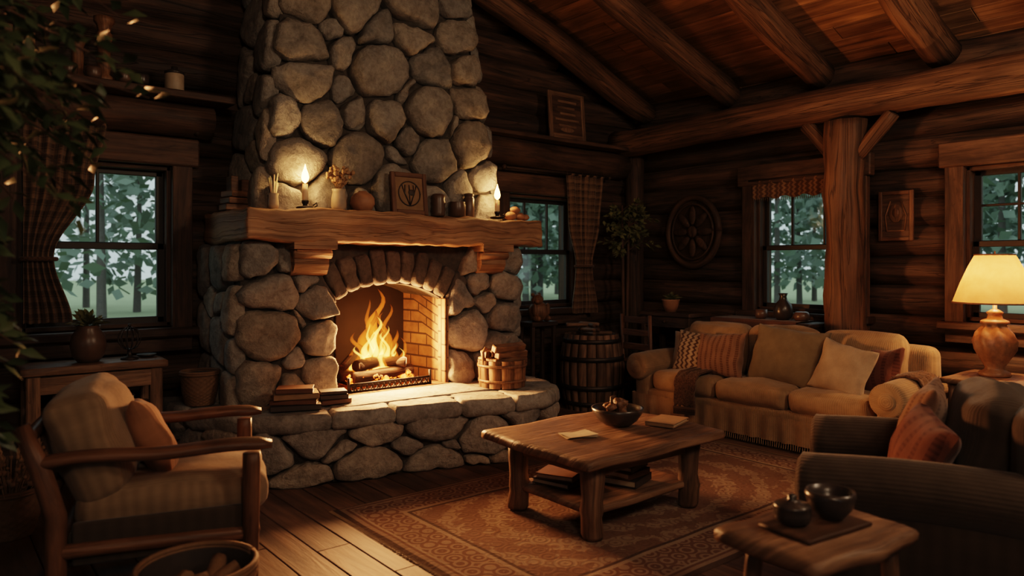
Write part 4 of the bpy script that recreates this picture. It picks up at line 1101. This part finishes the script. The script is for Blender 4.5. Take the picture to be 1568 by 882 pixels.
mb.box((0,0,.86),(.62,.36,.04),b=.008)
for a in (-1,1):
    for b in (-1,1): mb.box((a*.27,b*.14,.42),(.05,.05,.84),grain=2)
mb.box((0,-.15,.79),(.5,.02,.11));mb.box((0,.15,.79),(.5,.02,.11));mb.box((-.27,0,.79),(.02,.26,.11),grain=1);mb.box((.27,0,.79),(.02,.26,.11),grain=1);mb.blob((0,-.165,.79),.014,0)
mb.build('writing_desk',[W_trim])
mb=MB();mb.M=T((5.41,4.58,0))@RZ(math.radians(-90))
for a in (-1,1):
    mb.tube([(a*.17,-.17,0),(a*.17,-.16,.45),(a*.17,-.18,.88)],.018,8);mb.tube([(a*.17,.18,0),(a*.17,.18,.43)],.018,8)
    mb.tube([(a*.17,.18,.2),(a*.17,-.16,.2)],.013,7)
mb.box((0,.01,.44),(.38,.38,.035),b=.01)
for z in (.58,.71,.83): mb.box((0,-.17,z),(.32,.018,.06))
mb.tube([(-.17,.18,.2),(.17,.18,.2)],.013,7);mb.build('ladderback_chair',[W_chair])
mb=MB();c=V((5.80,4.62,.88));mb.lathe([(.05,0),(.075,.06),(.085,.11),(.09,.125),(.08,.125),(.07,.1)],c,20,0)
for k in range(60):
    a=R.uniform(0,6.28);e2=R.uniform(.3,1.5);d=V((math.cos(a)*math.cos(e2),math.sin(a)*math.cos(e2),math.sin(e2)));mb.leaf(c+V((0,0,.11)),d,R.uniform(.07,.14),.025,1)
mb.build('potted_herb',[M_cer3,M_leaf2])
mb=MB();mb.box((4.5,5.14,.80),(.32,.22,.04));
for a in (-1,1):
    for b in (-1,1): mb.box((4.5+a*.13,5.14+b*.08,.39),(.035,.035,.78),grain=2)
mb.build('plant_stand',[W_dark])
mb=MB();c=V((4.5,5.13,.82));mb.blob(c+V((0,0,.09)),(.10,.085,.10),0,nz=.15);mb.blob(c+V((-.03,-.02,.20)),(.062,.055,.055),0,nz=.1);mb.blob(c+V((-.06,-.06,.19)),(.03,.035,.025),0)
for q in (-1,1): mb.blob(c+V((-.03+q*.04,.0,.25)),.018,0);mb.blob(c+V((q*.06,-.05,.03)),(.03,.05,.03),0);mb.blob(c+V((q*.08,-.04,.11)),(.025,.03,.06),0)
mb.build('carved_bear_figurine',[W_small])
# ------------------------------------------------------------------ plants
def tree(name,base,pot,stems,leafn,L,Wd,mat,potmat):
    mb=MB();c=V(base);mb.lathe([(pot*.7,0),(pot*.9,pot*.8),(pot,pot*1.5),(pot*1.05,pot*1.6),(pot*.92,pot*1.6),(pot*.9,pot*1.4)],c,24,0)
    mb.lathe([(pot*.9,pot*1.42),(.01,pot*1.45)],c,20,3,False,True)
    for pts,br in stems:
        mb.tube([V(p)+c for p in pts],[.018]*(len(pts)-1)+[.010],8,1)
        for (p,d,ln) in br:
            p=V(p)+c;d=V(d);q=[p,p+d*ln*.5+V((0,0,.02)),p+d*ln-V((0,0,ln*.25))];mb.tube(q,[.006,.004,.002],5,1,False)
            for k in range(leafn):
                t=R.uniform(.25,1.05);b=q[0].lerp(q[1],t*2) if t<.5 else q[1].lerp(q[2],t*2-1)
                dd=d*.6+V((R.gauss(0,.6),R.gauss(0,.6),R.gauss(-.1,.5)));mb.leaf(b+V((R.gauss(0,.01),R.gauss(0,.01),R.gauss(0,.01))),dd,L*R.uniform(.7,1.2),Wd,2)
    return mb.build(name,[potmat,W_trim,mat,M_soil])
st=[]
for (dx,dy,h) in ((-.03,0,1.95),(.04,.01,1.85)):
    br=[]
    for k in range(17):
        a=R.uniform(0,6.28);z=R.uniform(1.42,h);br.append(((dx*1.6*z/1.9,dy,z),V((math.cos(a),math.sin(a)*.6-.2,.45)).normalized(),R.uniform(.12,.30)*(1.2-abs(z-1.6))))
    st.append(([(dx*.3,0,.2),(dx,dy,.9),(dx*1.3,dy,1.4),(dx*1.6,dy,h)],br))
tree('potted_ficus_tree',(5.60,5.04,0),.12,st,16,.075,.04,M_leaf2,M_cer)
st=[]
for (dx,dy,h) in ((-.03,0,2.35),(.05,.03,2.2),(0,-.05,2.0)):
    br=[]
    for k in range(46):
        z=R.uniform(.95,h) if k%3 else R.uniform(1.7,h);a=R.uniform(-1.9,1.2);ln=R.uniform(.28,.64) if z>1.7 else R.uniform(.12,.31)
        br.append(((dx*z/1.5,dy*z/1.5,z),V((math.cos(a),math.sin(a),R.uniform(-.3,.5))).normalized(),ln))
    st.append(([(0,0,.25),(dx,dy,.9),(dx*1.5,dy*1.4,1.6),(dx*1.7,dy*1.6,h)],br))
tree('potted_fig_tree',(-.08,2.50,0),.2,st,19,.072,.036,M_leaf,M_cer)
# ------------------------------------------------------------------ added wagon wheel chandeliers, unseen behind the viewer, for fill light
def fill_chandelier(px,py,z,e):
    mb=MB();r=.42;c=V((px,py,z))
    mb.tube([c+V((r*math.cos(a*pi/20),r*math.sin(a*pi/20),0)) for a in range(41)],.03,8,1)
    for k in range(4):
        a=k*pi/4;mb.tube([c+V((r*math.cos(a),r*math.sin(a),0)),c-V((r*math.cos(a),r*math.sin(a),0))],.02,8,1)
    mb.lathe([(.06,-.05),(.07,0),(.06,.05)],c,16,1)
    for k in range(3):
        a=k*2*pi/3;mb.tube([c+V((r*math.cos(a),r*math.sin(a),0)),c+V((0,0,.5))],.006,5,0)
    mb.tube([c+V((0,0,.5)),(px,py,roof(px)-.02)],.008,6,0)
    for k in range(6):
        a=k*pi/3;q=c+V((r*math.cos(a),r*math.sin(a),0));mb.lathe([(.035,.03),(.04,.045),(.016,.045),(.016,.11)],q,12,2);mb.lathe([(.008,.11),(.016,.135),(.010,.165),(.001,.19)],q,12,3)
    mb.build('added_fill_chandelier',[M_iron,W_beam,M_wax,M_flame]);plight('added_fill_light',(px,py,z+.2),e,(1,.72,.48),.30)
fill_chandelier(3.5,-.4,2.60,190);fill_chandelier(.1,-1.1,2.75,165)
# ------------------------------------------------------------------ outside
mb=MB();mb.quad((-60,-50,-.35),(90,-50,-.35),(90,90,-.35),(-60,90,-.35),0);mb.build('ground_lawn',[simple('lawn_grass',(.34,.40,.24),.95,nscale=.6,var=.25)])
mb=MB()
def otree(x,y,h,w,m):
    mb.tube([(x,y,-.4),(x+R.uniform(-.2,.2),y,h*.8)],[.14,.05],6,3)
    for k in range(620):
        a=R.uniform(0,6.28);zz=R.random()**.8;cl=1+.35*noise.noise(V((x+a*1.2,zz*5,y)))
        q=w*math.sqrt(R.random())*(1-.78*zz)*cl;z=(.05+.95*zz)*h;s_=R.uniform(.12,.30)
        c=V((x+q*math.cos(a),y+q*math.sin(a),z));d1=V((R.gauss(0,1),R.gauss(0,1),R.gauss(0,.7))).normalized()*s_;d2=d1.cross(V((R.gauss(0,1),R.gauss(0,1),R.gauss(0,1)))).normalized()*s_*.6
        mb.add([c-d1,c+d2,c+d1,c-d2],[[0,1,2,3]],[[(0,0)]*4],m,False)
for i in range(34):
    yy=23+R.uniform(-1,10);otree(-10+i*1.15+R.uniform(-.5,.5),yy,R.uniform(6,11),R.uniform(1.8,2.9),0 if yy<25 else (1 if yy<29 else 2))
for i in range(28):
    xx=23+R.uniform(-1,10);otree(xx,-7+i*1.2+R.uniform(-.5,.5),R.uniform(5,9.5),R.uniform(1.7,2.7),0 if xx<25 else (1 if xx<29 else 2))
mb.build('tree_line',[simple('tree_foliage_near',(.17,.23,.185),.95,nscale=.8,var=.3),simple('tree_foliage_mid_haze_tint',(.25,.32,.28),.95,nscale=.8,var=.3),simple('tree_foliage_far_haze_tint',(.36,.43,.40),.95,nscale=.8,var=.2),simple('tree_bark_grey',(.12,.11,.10),.95)],origin=False,recalc=False)  # mid and far foliage colours lightened to paint in haze with distance
w=bpy.data.worlds.new('world');bpy.context.scene.world=w;w.use_nodes=True
bg=w.node_tree.nodes['Background'];bg.inputs[0].default_value=(.56,.70,.70,1);bg.inputs[1].default_value=1.25
print('VERTS',sum(len(o.data.vertices) for o in bpy.data.objects if o.type=='MESH'))
